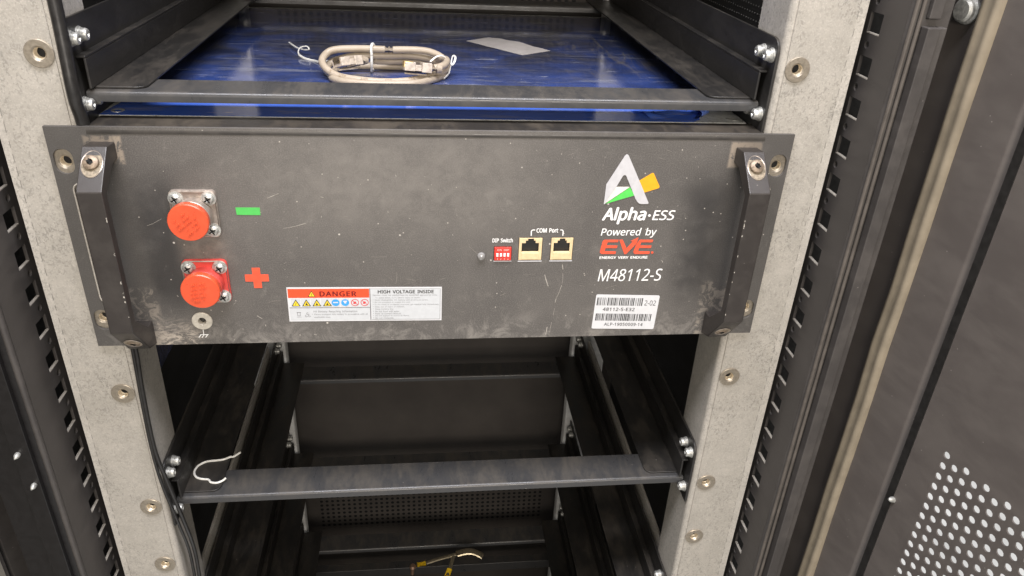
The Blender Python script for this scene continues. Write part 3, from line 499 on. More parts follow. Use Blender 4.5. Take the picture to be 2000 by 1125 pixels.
'0p': '413;57,-161 57,360 105,360 113,311 116,311 135,333 158,351 189,363 228,367 288,355 335,320 366,262 376,181 366,100 335,41 288,5 228,-7 190,-3 159,9 135,26 116,46 112,46 113,33 115,17 116,1 116,-13 116,-161 219,42 249,47 273,60 291,82 305,110 312,143 315,181 309,237 291,280 261,308 218,317 171,309 140,286 123,247 116,192 116,181 122,122 138,78 169,51;7,9,8 6,9,7 0,2,1 0,3,2 6,10,9 5,10,6 4,37,5 37,10,5 37,36,10 36,11,10 4,38,37 0,4,3 0,40,4 40,39,4 39,38,4 35,11,36 34,11,35 34,12,11 0,41,40 33,12,34 0,42,41 32,12,33 0,43,42 32,13,12 31,13,32 0,21,43 21,44,43 30,13,31 30,14,13 29,14,30 21,45,44 28,14,29 21,20,45 20,27,45 27,14,28 0,22,21 19,27,20 19,14,27 19,15,14 0,23,22 18,15,19 0,24,23 17,15,18 17,16,15 0,25,24 0,26,25',
'0q': '413;297,-161 297,-7 297,6 298,21 299,36 300,48 296,48 278,27 254,9 222,-3 183,-7 124,5 78,40 47,98 37,179 47,261 78,319 126,355 185,367 224,363 255,351 279,333 298,311 300,311 309,360 356,360 356,-161 195,42 242,50 274,73 291,112 298,167 298,179 292,239 275,282 243,309 193,318 151,308 122,280 104,235 98,178 104,121 122,78 152,51;17,19,18 17,20,19 23,25,24 23,26,25 16,20,17 16,21,20 16,36,21 36,22,21 15,37,16 37,36,16 35,22,36 35,23,22 35,34,23 34,33,23 33,26,23 15,38,37 15,39,38 14,39,15 32,26,33 14,40,39 13,40,14 31,26,32 13,41,40 30,26,31 13,42,41 29,5,30 5,26,30 12,42,13 12,43,42 28,5,29 12,27,43 27,6,28 6,5,28 27,7,6 4,26,5 12,7,27 11,7,12 3,26,4 11,8,7 2,26,3 11,9,8 1,26,2 10,9,11 0,26,1',
'0r': '277;57,0 57,360 105,360 112,294 115,294 135,322 160,345 190,361 225,367 235,366 247,366 258,364 267,363 260,308 251,310 241,312 231,313 221,313 194,309 169,298 147,280 131,256 120,226 116,192 116,0;7,9,8 7,10,9 7,11,10 7,12,11 7,13,12 6,13,7 0,2,1 0,3,2 5,16,6 16,15,6 15,14,6 14,13,6 4,18,5 18,17,5 17,16,5 4,19,18 4,20,19 0,4,3 0,22,4 22,21,4 21,20,4 0,23,22 0,24,23',
'0s': '322;148,-7 113,-5 83,-1 57,7 35,16 35,70 59,60 87,50 118,43 149,41 188,45 214,55 229,72 234,94 233,107 227,118 217,129 200,140 177,151 146,164 113,177 86,191 64,206 48,223 38,244 34,271 44,312 72,342 115,360 169,367 201,365 231,360 258,353 284,343 264,296 241,304 216,312 191,317 165,318 133,315 110,307 95,293 91,275 93,261 99,249 111,239 129,229 153,219 183,206 215,193 242,180 263,165 279,147 288,126 291,99 282,53 253,20 207,0;28,30,29 28,31,30 27,31,28 27,32,31 27,33,32 27,36,33 36,35,33 35,34,33 26,38,27 38,37,27 37,36,27 26,39,38 26,40,39 25,40,26 25,41,40 25,42,41 25,43,42 24,43,25 24,44,43 24,45,44 23,45,24 23,46,45 23,47,46 22,47,23 22,48,47 22,49,48 21,49,22 21,50,49 20,50,21 20,51,50 19,51,20 19,52,51 18,52,19 17,52,18 17,53,52 16,53,17 15,53,16 15,54,53 14,54,15 13,54,14 13,55,54 12,55,13 11,55,12 4,6,5 4,7,6 10,55,11 10,56,55 4,8,7 9,56,10 4,9,8 4,56,9 4,57,56 3,57,4 2,57,3 2,0,57 1,0,2',
'0t': '242;167,-7 140,-4 115,3 94,16 77,37 65,66 62,105 62,314 11,314 11,343 62,366 86,443 121,443 121,360 225,360 225,314 121,314 121,106 125,77 137,57 155,46 177,42 191,42 205,44 218,46 228,49 228,4 216,0 201,-4 184,-6;10,12,11 10,13,12 9,13,10 9,14,13 9,15,14 8,15,9 7,15,8 6,16,7 16,15,7 6,17,16 6,18,17 5,18,6 5,19,18 4,19,5 4,20,19 24,26,25 23,26,24 4,21,20 22,26,23 21,26,22 4,26,21 3,26,4 2,26,3 2,27,26 1,27,2 1,28,27 1,29,28 0,29,1',
'0u': '415;184,-7 127,1 86,25 61,65 53,124 53,360 113,360 113,128 133,64 193,42 243,51 276,76 293,117 299,173 299,360 358,360 358,0 310,0 301,48 298,48 277,23 250,6 218,-3;4,6,5 4,7,6 13,15,14 13,16,15 12,16,13 4,8,7 3,8,4 11,16,12 10,18,11 18,16,11 2,8,3 2,9,8 9,19,10 19,18,10 9,20,19 17,16,18 2,20,9 1,20,2 1,21,20 1,22,21 0,22,1',
'0v': '341;136,0 0,360 63,360 140,148 145,132 151,115 157,97 162,80 166,65 169,52 171,52 175,65 179,81 184,98 190,116 196,133 201,148 278,360 341,360 204,0;0,2,1 0,3,2 16,18,17 16,19,18 0,4,3 15,19,16 14,19,15 0,5,4 13,19,14 0,6,5 12,19,13 0,7,6 11,19,12 0,8,7 10,19,11 0,9,8 0,10,9 0,19,10',
'0w': '528;106,1 7,361 69,361 118,169 125,140 132,110 138,83 142,61 144,61 147,74 151,89 155,107 159,125 164,142 169,158 232,361 297,361 359,158 366,134 373,108 379,83 383,62 385,62 389,82 395,108 402,138 410,169 460,361 520,361 420,1 351,1 289,203 281,231 274,258 269,281 265,299 262,299 258,281 253,258 246,231 238,203 173,1;0,2,1 0,3,2 14,16,15 14,36,16 36,35,16 35,17,16 26,28,27 26,29,28 14,37,36 34,17,35 14,38,37 33,17,34 14,39,38 32,17,33 31,17,32 14,40,39 30,17,31 14,41,40 0,4,3 25,29,26 13,41,14 30,18,17 12,41,13 0,5,4 24,29,25 30,19,18 11,41,12 0,6,5 30,20,19 23,29,24 10,41,11 9,41,10 0,7,6 30,21,20 22,29,23 8,41,9 30,22,21 30,29,22 0,8,7 0,41,8',
'0x': '355;12,0 142,184 18,360 85,360 178,224 270,360 336,360 212,184 343,0 276,0 178,144 79,0;1,3,2 1,4,3 4,6,5 4,7,6 1,7,4 0,7,1 0,10,7 10,8,7 0,11,10 9,8,10',
'0y': '343;56,-161 41,-161 28,-160 17,-158 7,-156 7,-109 16,-110 25,-111 36,-112 47,-113 75,-108 97,-95 114,-75 127,-49 146,-1 1,360 64,360 142,155 151,129 160,104 167,80 172,57 175,57 180,76 187,101 196,128 206,156 279,360 343,360 187,-50 166,-96 139,-131 103,-154;14,16,15 14,17,16 26,28,27 26,29,28 25,29,26 14,18,17 14,19,18 24,29,25 14,20,19 23,29,24 14,21,20 22,29,23 14,22,21 14,29,22 13,29,14 12,29,13 12,30,29 11,30,12 10,30,11 10,31,30 9,31,10 4,6,5 4,7,6 4,8,7 4,9,8 4,31,9 4,32,31 4,0,32 3,0,4 2,0,3 1,0,2',
'0•': '420;110,260 100,330 130,400 200,430 270,400 300,330 270,260 200,230;0,1,2 0,2,3 0,3,4 0,4,5 0,5,6 0,6,7',
}

def text_faces(bm, body, u0, u1, v0, v1, fn, w, mi=0, shear=0., bold=0., spacing=1.0):
    """set the words and fit them to the box u0..u1, v0..v1"""
    V = []; F = []; x = 0.
    for ch in body:
        adv, vs, fs = GLYPHS['0' + ch].split(';')
        n = len(V)
        for q in vs.split():
            a, b = q.split(','); V.append((x + float(a) + float(b) * shear, float(b)))
        F += [[n + int(i) for i in q.split(',')] for q in fs.split()]
        x += float(adv) * spacing
    a0 = min(p[0] for p in V); a1 = max(p[0] for p in V); b0 = min(p[1] for p in V); b1 = max(p[1] for p in V)
    d = bold * 1000
    for k, (dx, dy) in enumerate(((0, 0), (d, 0), (-d, 0), (0, d * .7), (0, -d * .7)) if bold else ((0, 0),)):   # heavier weights: strokes spread
        vs = [bm.verts.new(fn(u0 + (p[0] + dx - a0) / (a1 - a0) * (u1 - u0), v0 + (p[1] + dy - b0) / (b1 - b0) * (v1 - v0), w - k * .000012)) for p in V]
        for f in F:
            try: bm.faces.new([vs[i] for i in f]).material_index = mi
            except ValueError: pass

def text(name, body, u0, u1, v0, v1, w, mat, parent, fn=XZ, **kw):
    bm = bm_new(); text_faces(bm, body, u0, u1, v0, v1, fn, w, 0, **kw)
    return obj(name, bm, mat, parent, recalc=False, smooth=False)

# ------------------------------------------------------------------ cabinet: frame posts, doors, sheets
ZB, ZT = -.95, .755
cab = thing('rack_cabinet', 'black steel rack cabinet with slotted frame edges and open perforated door, housing the battery module', 'cabinet', (0, .25, ZB))
def frame_post(side):
    pitch = .02745
    fn = lambda u, v, w: (side * w, u, v)
    bm = bm_new()
    n0, n1 = -34, 9
    for k in range(n0, n1 + 1):
        zc = .094 + k * pitch + (0.0012 if side > 0 else 0)
        yo = 0.0 if side > 0 else .0065
        za, zb = zc - .00686, zc + .0205
        sq = [(-.0058 + yo, zc - .0066), (.0093 + yo, zc - .0066), (.0093 + yo, zc + .0066), (-.0058 + yo, zc + .0066)]
        rd = ring_pts(.0052 + yo, zc + pitch / 2, .0026, 14)
        box(bm, *sorted((side * .27905, side * .2811)), -.0057 + yo, .0092 + yo, zc - .0066, zc - .0059, 1)
        plate(bm, [(-.0305, za), (.0440, za), (.0440, zb + .00009), (-.0305, zb + .00009)], [sq, rd], fn, .279, .2812)
    t = obj('frame_post', bm, ['frame', 'galv_bare'], cab)
    bm = bm_new()
    # rounded front bend and the front face of the frame
    prof = [(.2790, -.0305)] + [(.2820 - .003 * math.cos(R(a)), -.0305 - .003 * math.sin(R(a))) for a in (20, 40, 60, 80)] + [(.2855, -.0337), (.3045 if side > 0 else .3180, -.0337), (.3045 if side > 0 else .3180, -.0305), (.2812, -.0303)]
    fn2 = lambda u, v, w: (side * u, v, w)
    prism(bm, prof, fn2, ZB, ZT)
    obj('front_face', bm, 'frame' if side > 0 else 'blackgloss', t, .0003)
    if side < 0:
        bm = bm_new()
        tube(bm, [(-.2806, -.0325, z) for z in (ZB, -.4, 0, .4, ZT)], .0022, 12)
        obj('edge_bead', bm, 'frame', t)
    bm = bm_new()
    box(bm, *sorted((side * .2813, side * .340)), .0445, .06, ZB, ZT)
    obj('rear_web', bm, 'hole', t)  # near-black colour stands in for the dark behind the frame's holes
    if side > 0:
        for cx in (.2806, .2848):
            bm = bm_new()
            tube(bm, [(cx, -.0346, z) for z in (ZB, -.3, 0, .3, ZT)], .0013, 10)
            obj('rubber_seal', bm, 'rubber', t)
        bm = bm_new()
        box(bm, .2872, .2955, -.0415, -.0336, ZB, .2375)
        box(bm, .2962, .3008, -.0395, -.0337, ZB, .2375)
        obj('bracket', bm, 'frame', t, .0006)
        bm = bm_new()
        box(bm, .2885, .2962, -.0375, -.0337, .242, ZT)
        obj('upper_bracket', bm, 'frame', t, .0006)
    else:
        bm = bm_new()
        box(bm, -.2985, -.2865, -.0375, -.0338, ZB, ZT)
        obj('inner_channel', bm, 'blackgloss', t, .0005)
        for z, y in ((-.0925, -.0392), (-.0640, -.0392)):
            bm = bm_new()
            lathe(bm, [(.0019, 0), (.0019, .003), (0, .0065)], (-.2905 if z < -.08 else -.2945, -.037, z), (0, -1, 0), 10)
            obj('screw_tip', bm, 'zinc', t)
    return t
frame_post(1)
frame_post(-1)

def door_fn(side):
    u = Vector((side * .2045, -.9789, 0)); n = Vector((-side * .9789, -.2045, 0)); p0 = Vector((side * .3569, -.1, 0))
    return lambda s, z, h: tuple(p0 + u * s + n * h + Vector((0, 0, z)))

def right_door():
    fn = door_fn(1)
    bm = bm_new()
    sw = lambda u, v, w: fn(u, w, v)
    # folded sheet: hinge side, gasket flange, rounded bead, groove
    prof = [(-.120, 0), (-.0405, 0)] + [(-.0395, -.0001), (-.0385, -.0006), (-.0340, -.0042)] + [(-.0325, -.0050), (-.0325, -.014), (-.0272, -.014), (-.0272, 0), (-.0042, 0), (-.0042, -.0012), (-.0260, -.0012), (-.0260, -.0152), (-.0337, -.0152), (-.0337, -.0062), (-.0400, -.0018), (-.120, -.0016)]
    prism(bm, prof, sw, ZB, ZT)
    box_pts = [(-.120, 0), (-.1185, 0), (-.1185, -.018), (-.120, -.018)]
    # perforated field, hexagonal pitch, real holes
    g = .0098; a = .866 * g; ncol, nrow = 26, 46
    for i in range(ncol):
        z0 = -.0431 - (0 if i % 2 == 0 else g / 2)
        for j in range(nrow):
            s = i * a; z = z0 - j * g
            hole = [(s + .0028 * math.cos(R(q)), z + .0028 * math.sin(R(q))) for q in range(0, 360, 36)]
            H = [bm.verts.new(fn(p, q, 0)) for p, q in hole]
            C = [bm.verts.new(fn(p, q, 0)) for p, q in ((s + a / 2, z + g / 2), (s - a / 2, z + g / 2), (s - a / 2, z - g / 2), (s + a / 2, z - g / 2))]
            # hole corner order follows the cell corners
            idx = {0: (1, 2), 1: (3, 4), 2: (6, 7), 3: (8, 9)}
            quad = [(0, 1, 2), (2, 3, 4)]
            ringc = [C[0], C[0], C[0], C[1], C[1], C[2], C[2], C[2], C[3], C[3]]
            for k in range(10):
                k2 = (k + 1) % 10
                vs = [H[k2], H[k], ringc[k]] + ([ringc[k2]] if ringc[k2] is not ringc[k] else [])
                bm.faces.new(vs)
            H2 = [bm.verts.new(fn(p, q, -.0012)) for p, q in hole]
            for k in range(10): bm.faces.new((H[k], H[(k + 1) % 10], H2[(k + 1) % 10], H2[k]))
    zt = -.0431 + g / 2; zb = -.0431 - (nrow - .5) * g; s0 = -a / 2; s1 = (ncol - .5) * a
    for k in range(0, ncol, 2):      # strips that even out the staggered columns
        flat(bm, [(k * a + a / 2, zt), (k * a + 1.5 * a, zt), (k * a + 1.5 * a, zt - g / 2), (k * a + a / 2, zt - g / 2)], fn, 0)
        flat(bm, [(k * a - a / 2, zb + g / 2 - g / 2), (k * a + a / 2, zb), (k * a + a / 2, zb + g / 2), (k * a - a / 2, zb + g / 2)], fn, 0)
    for q in ((-.0042, s1, zt, ZT), (-.0042, s1, ZB, zb), (s1, .46, ZB, ZT)):
        flat(bm, [(q[0], q[2]), (q[1], q[2]), (q[1], q[3]), (q[0], q[3])], fn, 0)
    fn_b = lambda u, v, w: fn(w, v, u)
    # turned edge on the outer side so the sheet has thickness
    for s in (-.120, .4585):
        prism(bm, [(s, 0), (s + .0015, 0), (s + .0015, -.02), (s, -.02)], sw, ZB, ZT)
    t = obj('door', bm, 'door', cab, recalc=False, ang=30)
    t['label'] = 'open black perforated door with tan foam gasket'
    bm = bm_new()
    prism(bm, [(-.0336, -.0046), (-.0334, .0004), (-.0269, .0006), (-.0269, -.0080), (-.0336, -.0080)], sw, ZB, ZT)
    obj('added_dark_strip', bm, 'blackcable', t)  # strip added to draw the dark band along the groove
    bm = bm_new()
    pr = [(-.0876, .0002), (-.0876, .0035), (-.0862, .0054), (-.0838, .0058), (-.0825, .0050), (-.0785, .0050), (-.0768, .0058), (-.0748, .0054), (-.0734, .0034), (-.0734, .0002)]
    zs = [ZB + i * .05 for i in range(35)]
    rows = []
    for i, z in enumerate(zs):
        z = min(z, ZT); d = .0004 * math.sin(i * 1.9) ; h = 1 + .10 * math.sin(i * 2.7 + 1)
        rows.append([bm.verts.new(fn(u + d, z, v * h)) for u, v in pr])
    for p, q in zip(rows, rows[1:]):
        for k in range(len(pr) - 1): bm.faces.new((p[k], p[k + 1], q[k + 1], q[k]))
    obj('gasket', bm, 'tan', t, ang=50)
    bm = bm_new()
    o = Vector(fn(-.0985, .2432, 0)); nn = Vector(fn(0, 0, 1)) - Vector(fn(0, 0, 0))
    lathe(bm, [(.0086, 0), (.0086, .0016), (.0074, .0026), (.0074, .0050), (.0060, .0064), (0, .0068)], o, nn, 28)
    obj('bolt', bm, 'zinc', t)
    bm = bm_new()
    o = Vector(fn(-.0262, -.1112, -.004)); d = (nn + Vector((0, 0, .3))).normalized()
    lathe(bm, [(.0024, 0), (.0024, .006), (.0012, .009), (0, .0098)], o, d, 10)
    obj('screw_tip', bm, 'zinc', t)
    return t
right_door()

def left_door():
    fn = door_fn(-1)
    bm = bm_new(); sw = lambda u, v, w: fn(u, w, v)
    prism(bm, [(-.140, 0), (-.0830, 0), (-.0830, -.010), (-.078, -.010), (-.078, .001), (.46, .001), (.46, -.002), (-.076, -.002), (-.076, -.0125), (-.0850, -.0125), (-.0850, -.0016), (-.140, -.0016)], sw, ZB, ZT)
    t = obj('door', bm, 'frame', cab)
    t['label'] = 'open door with wide grey foam gasket'
    bm = bm_new(); rows = []
    pr = [(-.1335, .0002), (-.1335, .0045), (-.130, .0062), (-.121, .0066), (-.109, .006), (-.1045, .0038), (-.1045, .0002)]
    for i in range(35):
        z = min(ZB + i * .05, ZT); h = 1 + .12 * math.sin(i * 2.3)
        rows.append([bm.verts.new(fn(u, z, v * h)) for u, v in pr])
    for p, q in zip(rows, rows[1:]):
        for k in range(len(pr) - 1): bm.faces.new((p[k], p[k + 1], q[k + 1], q[k]))
    obj('gasket', bm, 'greyfoam', t, ang=50)
    bm = bm_new()
    flat(bm, [(-.074, ZB), (.44, ZB), (.44, ZT), (-.074, ZT)], fn, .0022)
    obj('inner_liner', bm, 'palemetal', t, recalc=False)
    return t
left_door()

def sheet(name, label, cat, b, mat='inside'):
    bm = bm_new(); box(bm, *b)
    return obj(name, bm, mat, cab)

def side_sheet(side):
    bm = bm_new(); box(bm, *sorted((side * .3005, side * .3025)), .062, .56, ZB, ZT)
    t = obj('side_panel', bm, 'inside', cab)
    if side > 0:
        bm = bm_new()
        for r_, z in enumerate((.1955, .2020, .2085, .2150, .2215, .2280)):
            for i in range(60):
                y = .19 + i * .0062
                lathe(bm, [(.00085, 0), (.0007, .0005), (0, .0007)], (.3004, y, z), (-1, 0, 0), 6)
        obj('perforation_light_dots', bm, 'grey_slot_dot', t)['kind'] = 'stuff'  # pale raised dots stand in for light coming through the perforations
    return t
side_sheet(1)
side_sheet(-1)
sheet('cabinet_roof', 'unseen black sheet roof closing the cabinet above the shelves', 'roof', (-.30, .30, -.03, .56, ZT - .002, ZT))  # added out of view; height set so its shadow edge crosses the film
sheet('rear_door', 'dark rear cabinet door with a band of small perforations', 'rear door', (-.30, .30, .54, .545, ZB, ZT), 'rear')
sheet('cabinet_floor', 'black sheet floor at the bottom of the cabinet', 'cabinet floor', (-.30, .30, .0, .54, ZB - .002, ZB))
bm = bm_new(); box(bm, -.279, -.2775, .10, .36, -.150, -.012)
tag(obj('blue_film_sheet', bm, 'film'), 'blue film covered sheet glimpsed below the battery module, behind the left post', 'sheet')

# ------------------------------------------------------------------ galvanised posts
def sweep(bm, line, t, fn, a, b):
    """thin sheet along an open 2D line, thickness t to its left"""
    P = [Vector((*p, 0)) for p in line]; off = []
    for i, p in enumerate(P):
        d = (P[min(i + 1, len(P) - 1)] - P[max(i - 1, 0)]).normalized()
        off.append(p + Vector((-d.y, d.x, 0)) * t)
    prism(bm, [(p.x, p.y) for p in P] + [(p.x, p.y) for p in off[::-1]], fn, a, b)

def insert_mesh(bm, c, ax, r=.0084):
    lathe(bm, [(r, 0), (r, .0007), (r - .0004, .0010), (.0046, .0010), (.0036, .0002)], c, ax, 28, 0)
    lathe(bm, [(.0036, .0002), (.0032, -.0006), (.0036, -.0012), (.0032, -.0018), (.0036, -.0024), (.0032, -.0030), (.0036, -.0036), (.0030, -.0042)], c, ax, 20, 1)
    lathe(bm, [(.0030, -.0042), (0, -.0042)], c, ax, 20, 2)

HOLES = [z0 + k * .1797 for k in range(-5, 4) for z0 in (.1360, .2020)]
def front_post(side, label):
    t = thing('mounting_post', label, 'rack post', (side * .245, .02, ZB), 'galvanised mounting posts of the rack')
    fn = lambda u, v, w: (side * u, v, w)
    r = .0042
    line = [(.2215, .0480), (.2215, .0039 + r)] + [(.2215 + r - r * math.cos(R(a)), .0039 + r - r * math.sin(R(a))) for a in (15, 30, 45, 60, 75)] + [(.2215 + r, .0039), (.2215 + r + .003, .0039)]
    xo = .2664 if side > 0 else .2640
    bm = bm_new()
    sweep(bm, line, .0018, fn, ZB, ZT)
    hs = [ring_pts(.2338, z, .0040, 16) for z in HOLES if ZB + .1 < z < ZT - .1]
    plate(bm, [(.2215 + r, ZB), (xo, ZB), (xo, ZT), (.2215 + r, ZT)], hs, lambda u, v, w: (side * u, w, v), .003, .0048)
    sweep(bm, [(xo, .003), (xo + .0018, .0026), (xo + (.0050 if side > 0 else .0038), .0015)], .0018, fn, ZB, ZT)
    o = obj('post_body', bm, 'galv', t)
    bm = bm_new()
    z = ZB + .01
    while z < ZT:
        l = random.uniform(.0035, .0065)
        box(bm, *sorted((side * (xo - .00012), side * (xo + .00012))), .0028, .0034, z, z + l)
        z += l + random.uniform(.003, .006)
    obj('crease_slots', bm, 'grey_slot_dot', t)['kind'] = 'stuff'
    for z in HOLES:
        if not (ZB + .1 < z < ZT - .1): continue
        bm = bm_new()
        insert_mesh(bm, (side * .2338, .003, z), (0, -1, 0))
        obj('threaded_insert', bm, ['nickel', 'brass', 'hole'], t)
    return t
front_post(1, 'galvanised steel front post with threaded inserts, at the right of the battery module')
front_post(-1, 'galvanised steel front post with threaded inserts, at the left of the battery module')
def rear_post(side, label):
    t = thing('mounting_post', label, 'rack post', (side * .245, .46, ZB), 'galvanised mounting posts of the rack')
    fn = lambda u, v, w: (side * u, v, w)
    bm = bm_new()
    sweep(bm, [(.2108, .486), (.2108, .4735), (.2120, .4714), (.2145, .4706), (.262, .4706)], .0018, fn, ZB, ZT)
    obj('post_body', bm, 'galv_lit', t)
    return t
rear_post(1, 'galvanised rear post deep inside the rack, right side, seen as slivers between the rails')
rear_post(-1, 'galvanised rear post deep inside the rack, left side, seen as slivers between the rails')
for sd, nm in ((1, 'right'), (-1, 'left')):
    bm = bm_new(); box(bm, *sorted((sd * .2232, sd * .2262)), .052, .424, -.304, -.279)
    tag(obj('side_brace', bm, 'galv', None, .0004), 'thin galvanised side brace running back beside the %s-hand shelf rails' % nm, 'brace', 'galvanised side braces')

# ------------------------------------------------------------------ shelf frames
def screw_mesh():
    bm = bm_new()      # head points to -X, seat at the origin
    lathe(bm, [(0, 0), (.0058, 0), (.0058, .0011), (.0050, .0011), (.0050, .0026), (.0044, .0026), (.0045, .0046), (.0038, .0057), (.0022, .0060)], (0, 0, 0), (-1, 0, 0), 18)
    lathe(bm, [(.0022, .0060), (.0012, .0050), (0, .0048)], (0, 0, 0), (-1, 0, 0), 4)
    return bm
proto = {}
def shelf(zf, label):
    t = thing('shelf_frame', label, 'shelf frame', (0, .2, zf), 'black shelf frames stacked in the rack')
    for side in (1, -1):
        bm = bm_new()
        fy = lambda u, v, w: (side * w, u, v)
        rc = .009
        outl = [(.0060, zf - .022), (.0060, zf + .042 - rc)] + [(.0060 + rc - rc * math.cos(R(a)), zf + .042 - rc + rc * math.sin(R(a))) for a in (22, 45, 68)] + [(.0060 + rc, zf + .042), (.468, zf + .042), (.468, zf - .022)]
        prism(bm, outl, fy, .2192, .2212)
        bx = lambda x0, x1, y0, y1, z0, z1: box(bm, *sorted((side * x0, side * x1)), y0, y1, z0, z1)
        bx(.2134, .2192, .0145, .462, zf + .0186, zf + .0202)
        bx(.2134, .2150, .0145, .462, zf + .0002, zf + .0186)
        rr = .007
        tab = [(.2150, .0222), (.1845 + rr, .0222)] + [(.1845 + rr - rr * math.sin(R(a)), .0222 + rr - rr * math.cos(R(a))) for a in (22, 45, 68)] + [(.1845, .0222 + rr), (.1845, .462), (.2150, .462)]
        prism(bm, tab, lambda u, v, w: (side * u, v, w), zf - .0014, zf + .0001)
        rail = obj('side_rail', bm, 'paint', t, .0005, 2)
        rl = Vector((0, .2, zf))
        for (y, dz, x) in ((.0265, .0305, .2192), (.0125, .0305, .2192), (.0265, -.0090, .2192), (.0130, -.0090, .2192), (.4430, .0330, .2192), (.4570, .0330, .2192)):
            if 'screw' not in proto:
                s = obj('screw', screw_mesh(), 'zinc'); proto['screw'] = s
            else:
                s = proto['screw'].copy(); COL.objects.link(s)
            s.parent = rail
            s.location = Vector((side * x, y, zf + dz)); s.scale = (.95, .84, .84)
            s.rotation_euler = (random.uniform(-.1, .1) if side > 0 else math.pi * .98, 0, 0 if side > 0 else math.pi)
    def cross(y0, y1, w, zt):
        bm = bm_new(); r = .0030
        pr = [(y1, zt), (y0 + r, zt)] + [(y0 + r - r * math.sin(R(a)), zt - r + r * math.cos(R(a))) for a in (15, 30, 45, 60, 75)] + [(y0, zt - r), (y0, zt - .0066), (y0 + .0016, zt - .0066), (y0 + .0016, zt - r), (y0 + r, zt - .0016), (y1, zt - .0016)]
        prism(bm, pr, lambda u, v, x: (x, u, v), -w, w)
        return bm
    obj('front_crossbar', cross(.0168, .0488, .2185, zf - .0016), 'bar', t, 0)
    obj('rear_crossbar', cross(.4200, .4520, .2130, zf - .0016), 'bar', t, 0)
    return t
shelf(.1785, 'black shelf frame above the battery module, its front crossbar crossing over the blue film')
shelf(-.1610, 'black shelf frame directly below the battery module, its crossbar holding a loose white wire tie')
shelf(-.3310, 'black shelf frame second below the battery module, its rails showing behind the next crossbar up')
shelf(-.5005, 'black shelf frame third below the battery module, deep in shade')
shelf(-.6700, 'lowest black shelf frame in view, behind the yellow sleeved wire leads')

# ------------------------------------------------------------------ battery module
mod = thing('battery_module', 'wide black battery module with two bar handles, orange caps and white printed front', 'battery module', (0, 0, 0))
bm = bm_new()
HX = [round_rect(sx * .2337 - .0058, sx * .2337 + .0058, zc - .0082, zc + .0082, .0056, 6) for sx in (1, -1) for zc in (.1368, .0214)]
slots = [round_rect(sx * .2270 - .0050, sx * .2270 + .0050, .0350, .1225, .0049, 5) for sx in (1, -1)]
for s in slots: pass
tilt = lambda pts: pts
ports = [[(.0550, .0651), (.0722, .0651), (.0722, .0829), (.0550, .0829)], [(.0779, .0651), (.0943, .0651), (.0943, .0829), (.0779, .0829)], [(.0376, .0653), (.0504, .0653), (.0504, .0761), (.0376, .0761)], ring_pts(.0289, .0688, .0031, 16), ring_pts(-.1677, .0195, .0040, 20)]
outer = [(-.2413, 0), (.2413, 0), (.2413, .1592), (.2217, .1592), (-.2160, .1592), (-.2413, .1592)]
plate(bm, outer, HX + slots + ports, XZ, 0, .0025)
# a few hand-placed scratches and chips in the coating, a hair proud of the panel
def scratch(pts, w, mi=1):
    for (a, b) in zip(pts, pts[1:]):
        d = Vector((b[0] - a[0], b[1] - a[1])); 
        if d.length == 0: continue
        n = Vector((-d.y, d.x)).normalized() * w * random.uniform(.5, 1.1) / 2
        flat(bm, [(a[0] - n.x, a[1] - n.y), (b[0] - n.x, b[1] - n.y), (b[0] + n.x * .6, b[1] + n.y * .6), (a[0] + n.x, a[1] + n.y)], XZ, -.00012, mi)
scratch([(.0753, .0535), (.0762, .0500), (.0785, .0438)], .0006)
scratch([(.0876, .0615), (.0884, .0575)], .0005); scratch([(.0885, .0545), (.0889, .0490), (.0886, .0455)], .0003)
scratch([(.0884, .0445), (.0872, .0395), (.0850, .0330), (.0846, .0300)], .0004); scratch([(.0845, .0250), (.0840, .0190)], .0003); scratch([(.0831, .0130), (.0822, .0036)], .0003)
scratch([(.0800, .0090), (.0795, .0020)], .0005)
scratch([(-.1050, .0908), (-.1005, .0915), (-.0963, .0925)], .0004); scratch([(-.0963, .0925), (-.0900, .0945)], .0004)
scratch([(-.1133, .1125), (-.1056, .1158)], .0003); scratch([(-.1298, .0229), (-.1263, .0203)], .0008)
scratch([(-.192, .093), (-.188, .0945), (-.182, .098)], .0003)
for i in range(60):
    x = random.uniform(-.19, .19); z = random.uniform(.004, .155); l = random.choice((.0006, .0007, .0009, .0013, .0020)); a = random.uniform(0, math.pi)
    scratch([(x, z), (x + l * math.cos(a), z + l * math.sin(a))], random.uniform(.0002, .0005))
for i in range(34):      # faint curved hairlines
    x = random.uniform(-.13, .17); z = random.uniform(.015, .150); a = random.choice((.2, .3, -.4, 2.6, 1.4)) + random.uniform(-.3, .3); l = random.uniform(.003, .011); cv = random.uniform(-.6, .6); P_ = []
    for q in range(5): P_.append((x, z)); x += l / 4 * math.cos(a); z += l / 4 * math.sin(a); a += cv / 4
    if all(-.2 < p[0] < .2 and .002 < p[1] < .155 for p in P_): scratch(P_, random.uniform(.00015, .0003), 2)
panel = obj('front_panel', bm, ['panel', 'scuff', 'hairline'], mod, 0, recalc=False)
bmx = bmesh.new(); bmx.from_mesh(panel.data); bmesh.ops.recalc_face_normals(bmx, faces=bmx.faces[:]); bmx.to_mesh(panel.data); bmx.free()
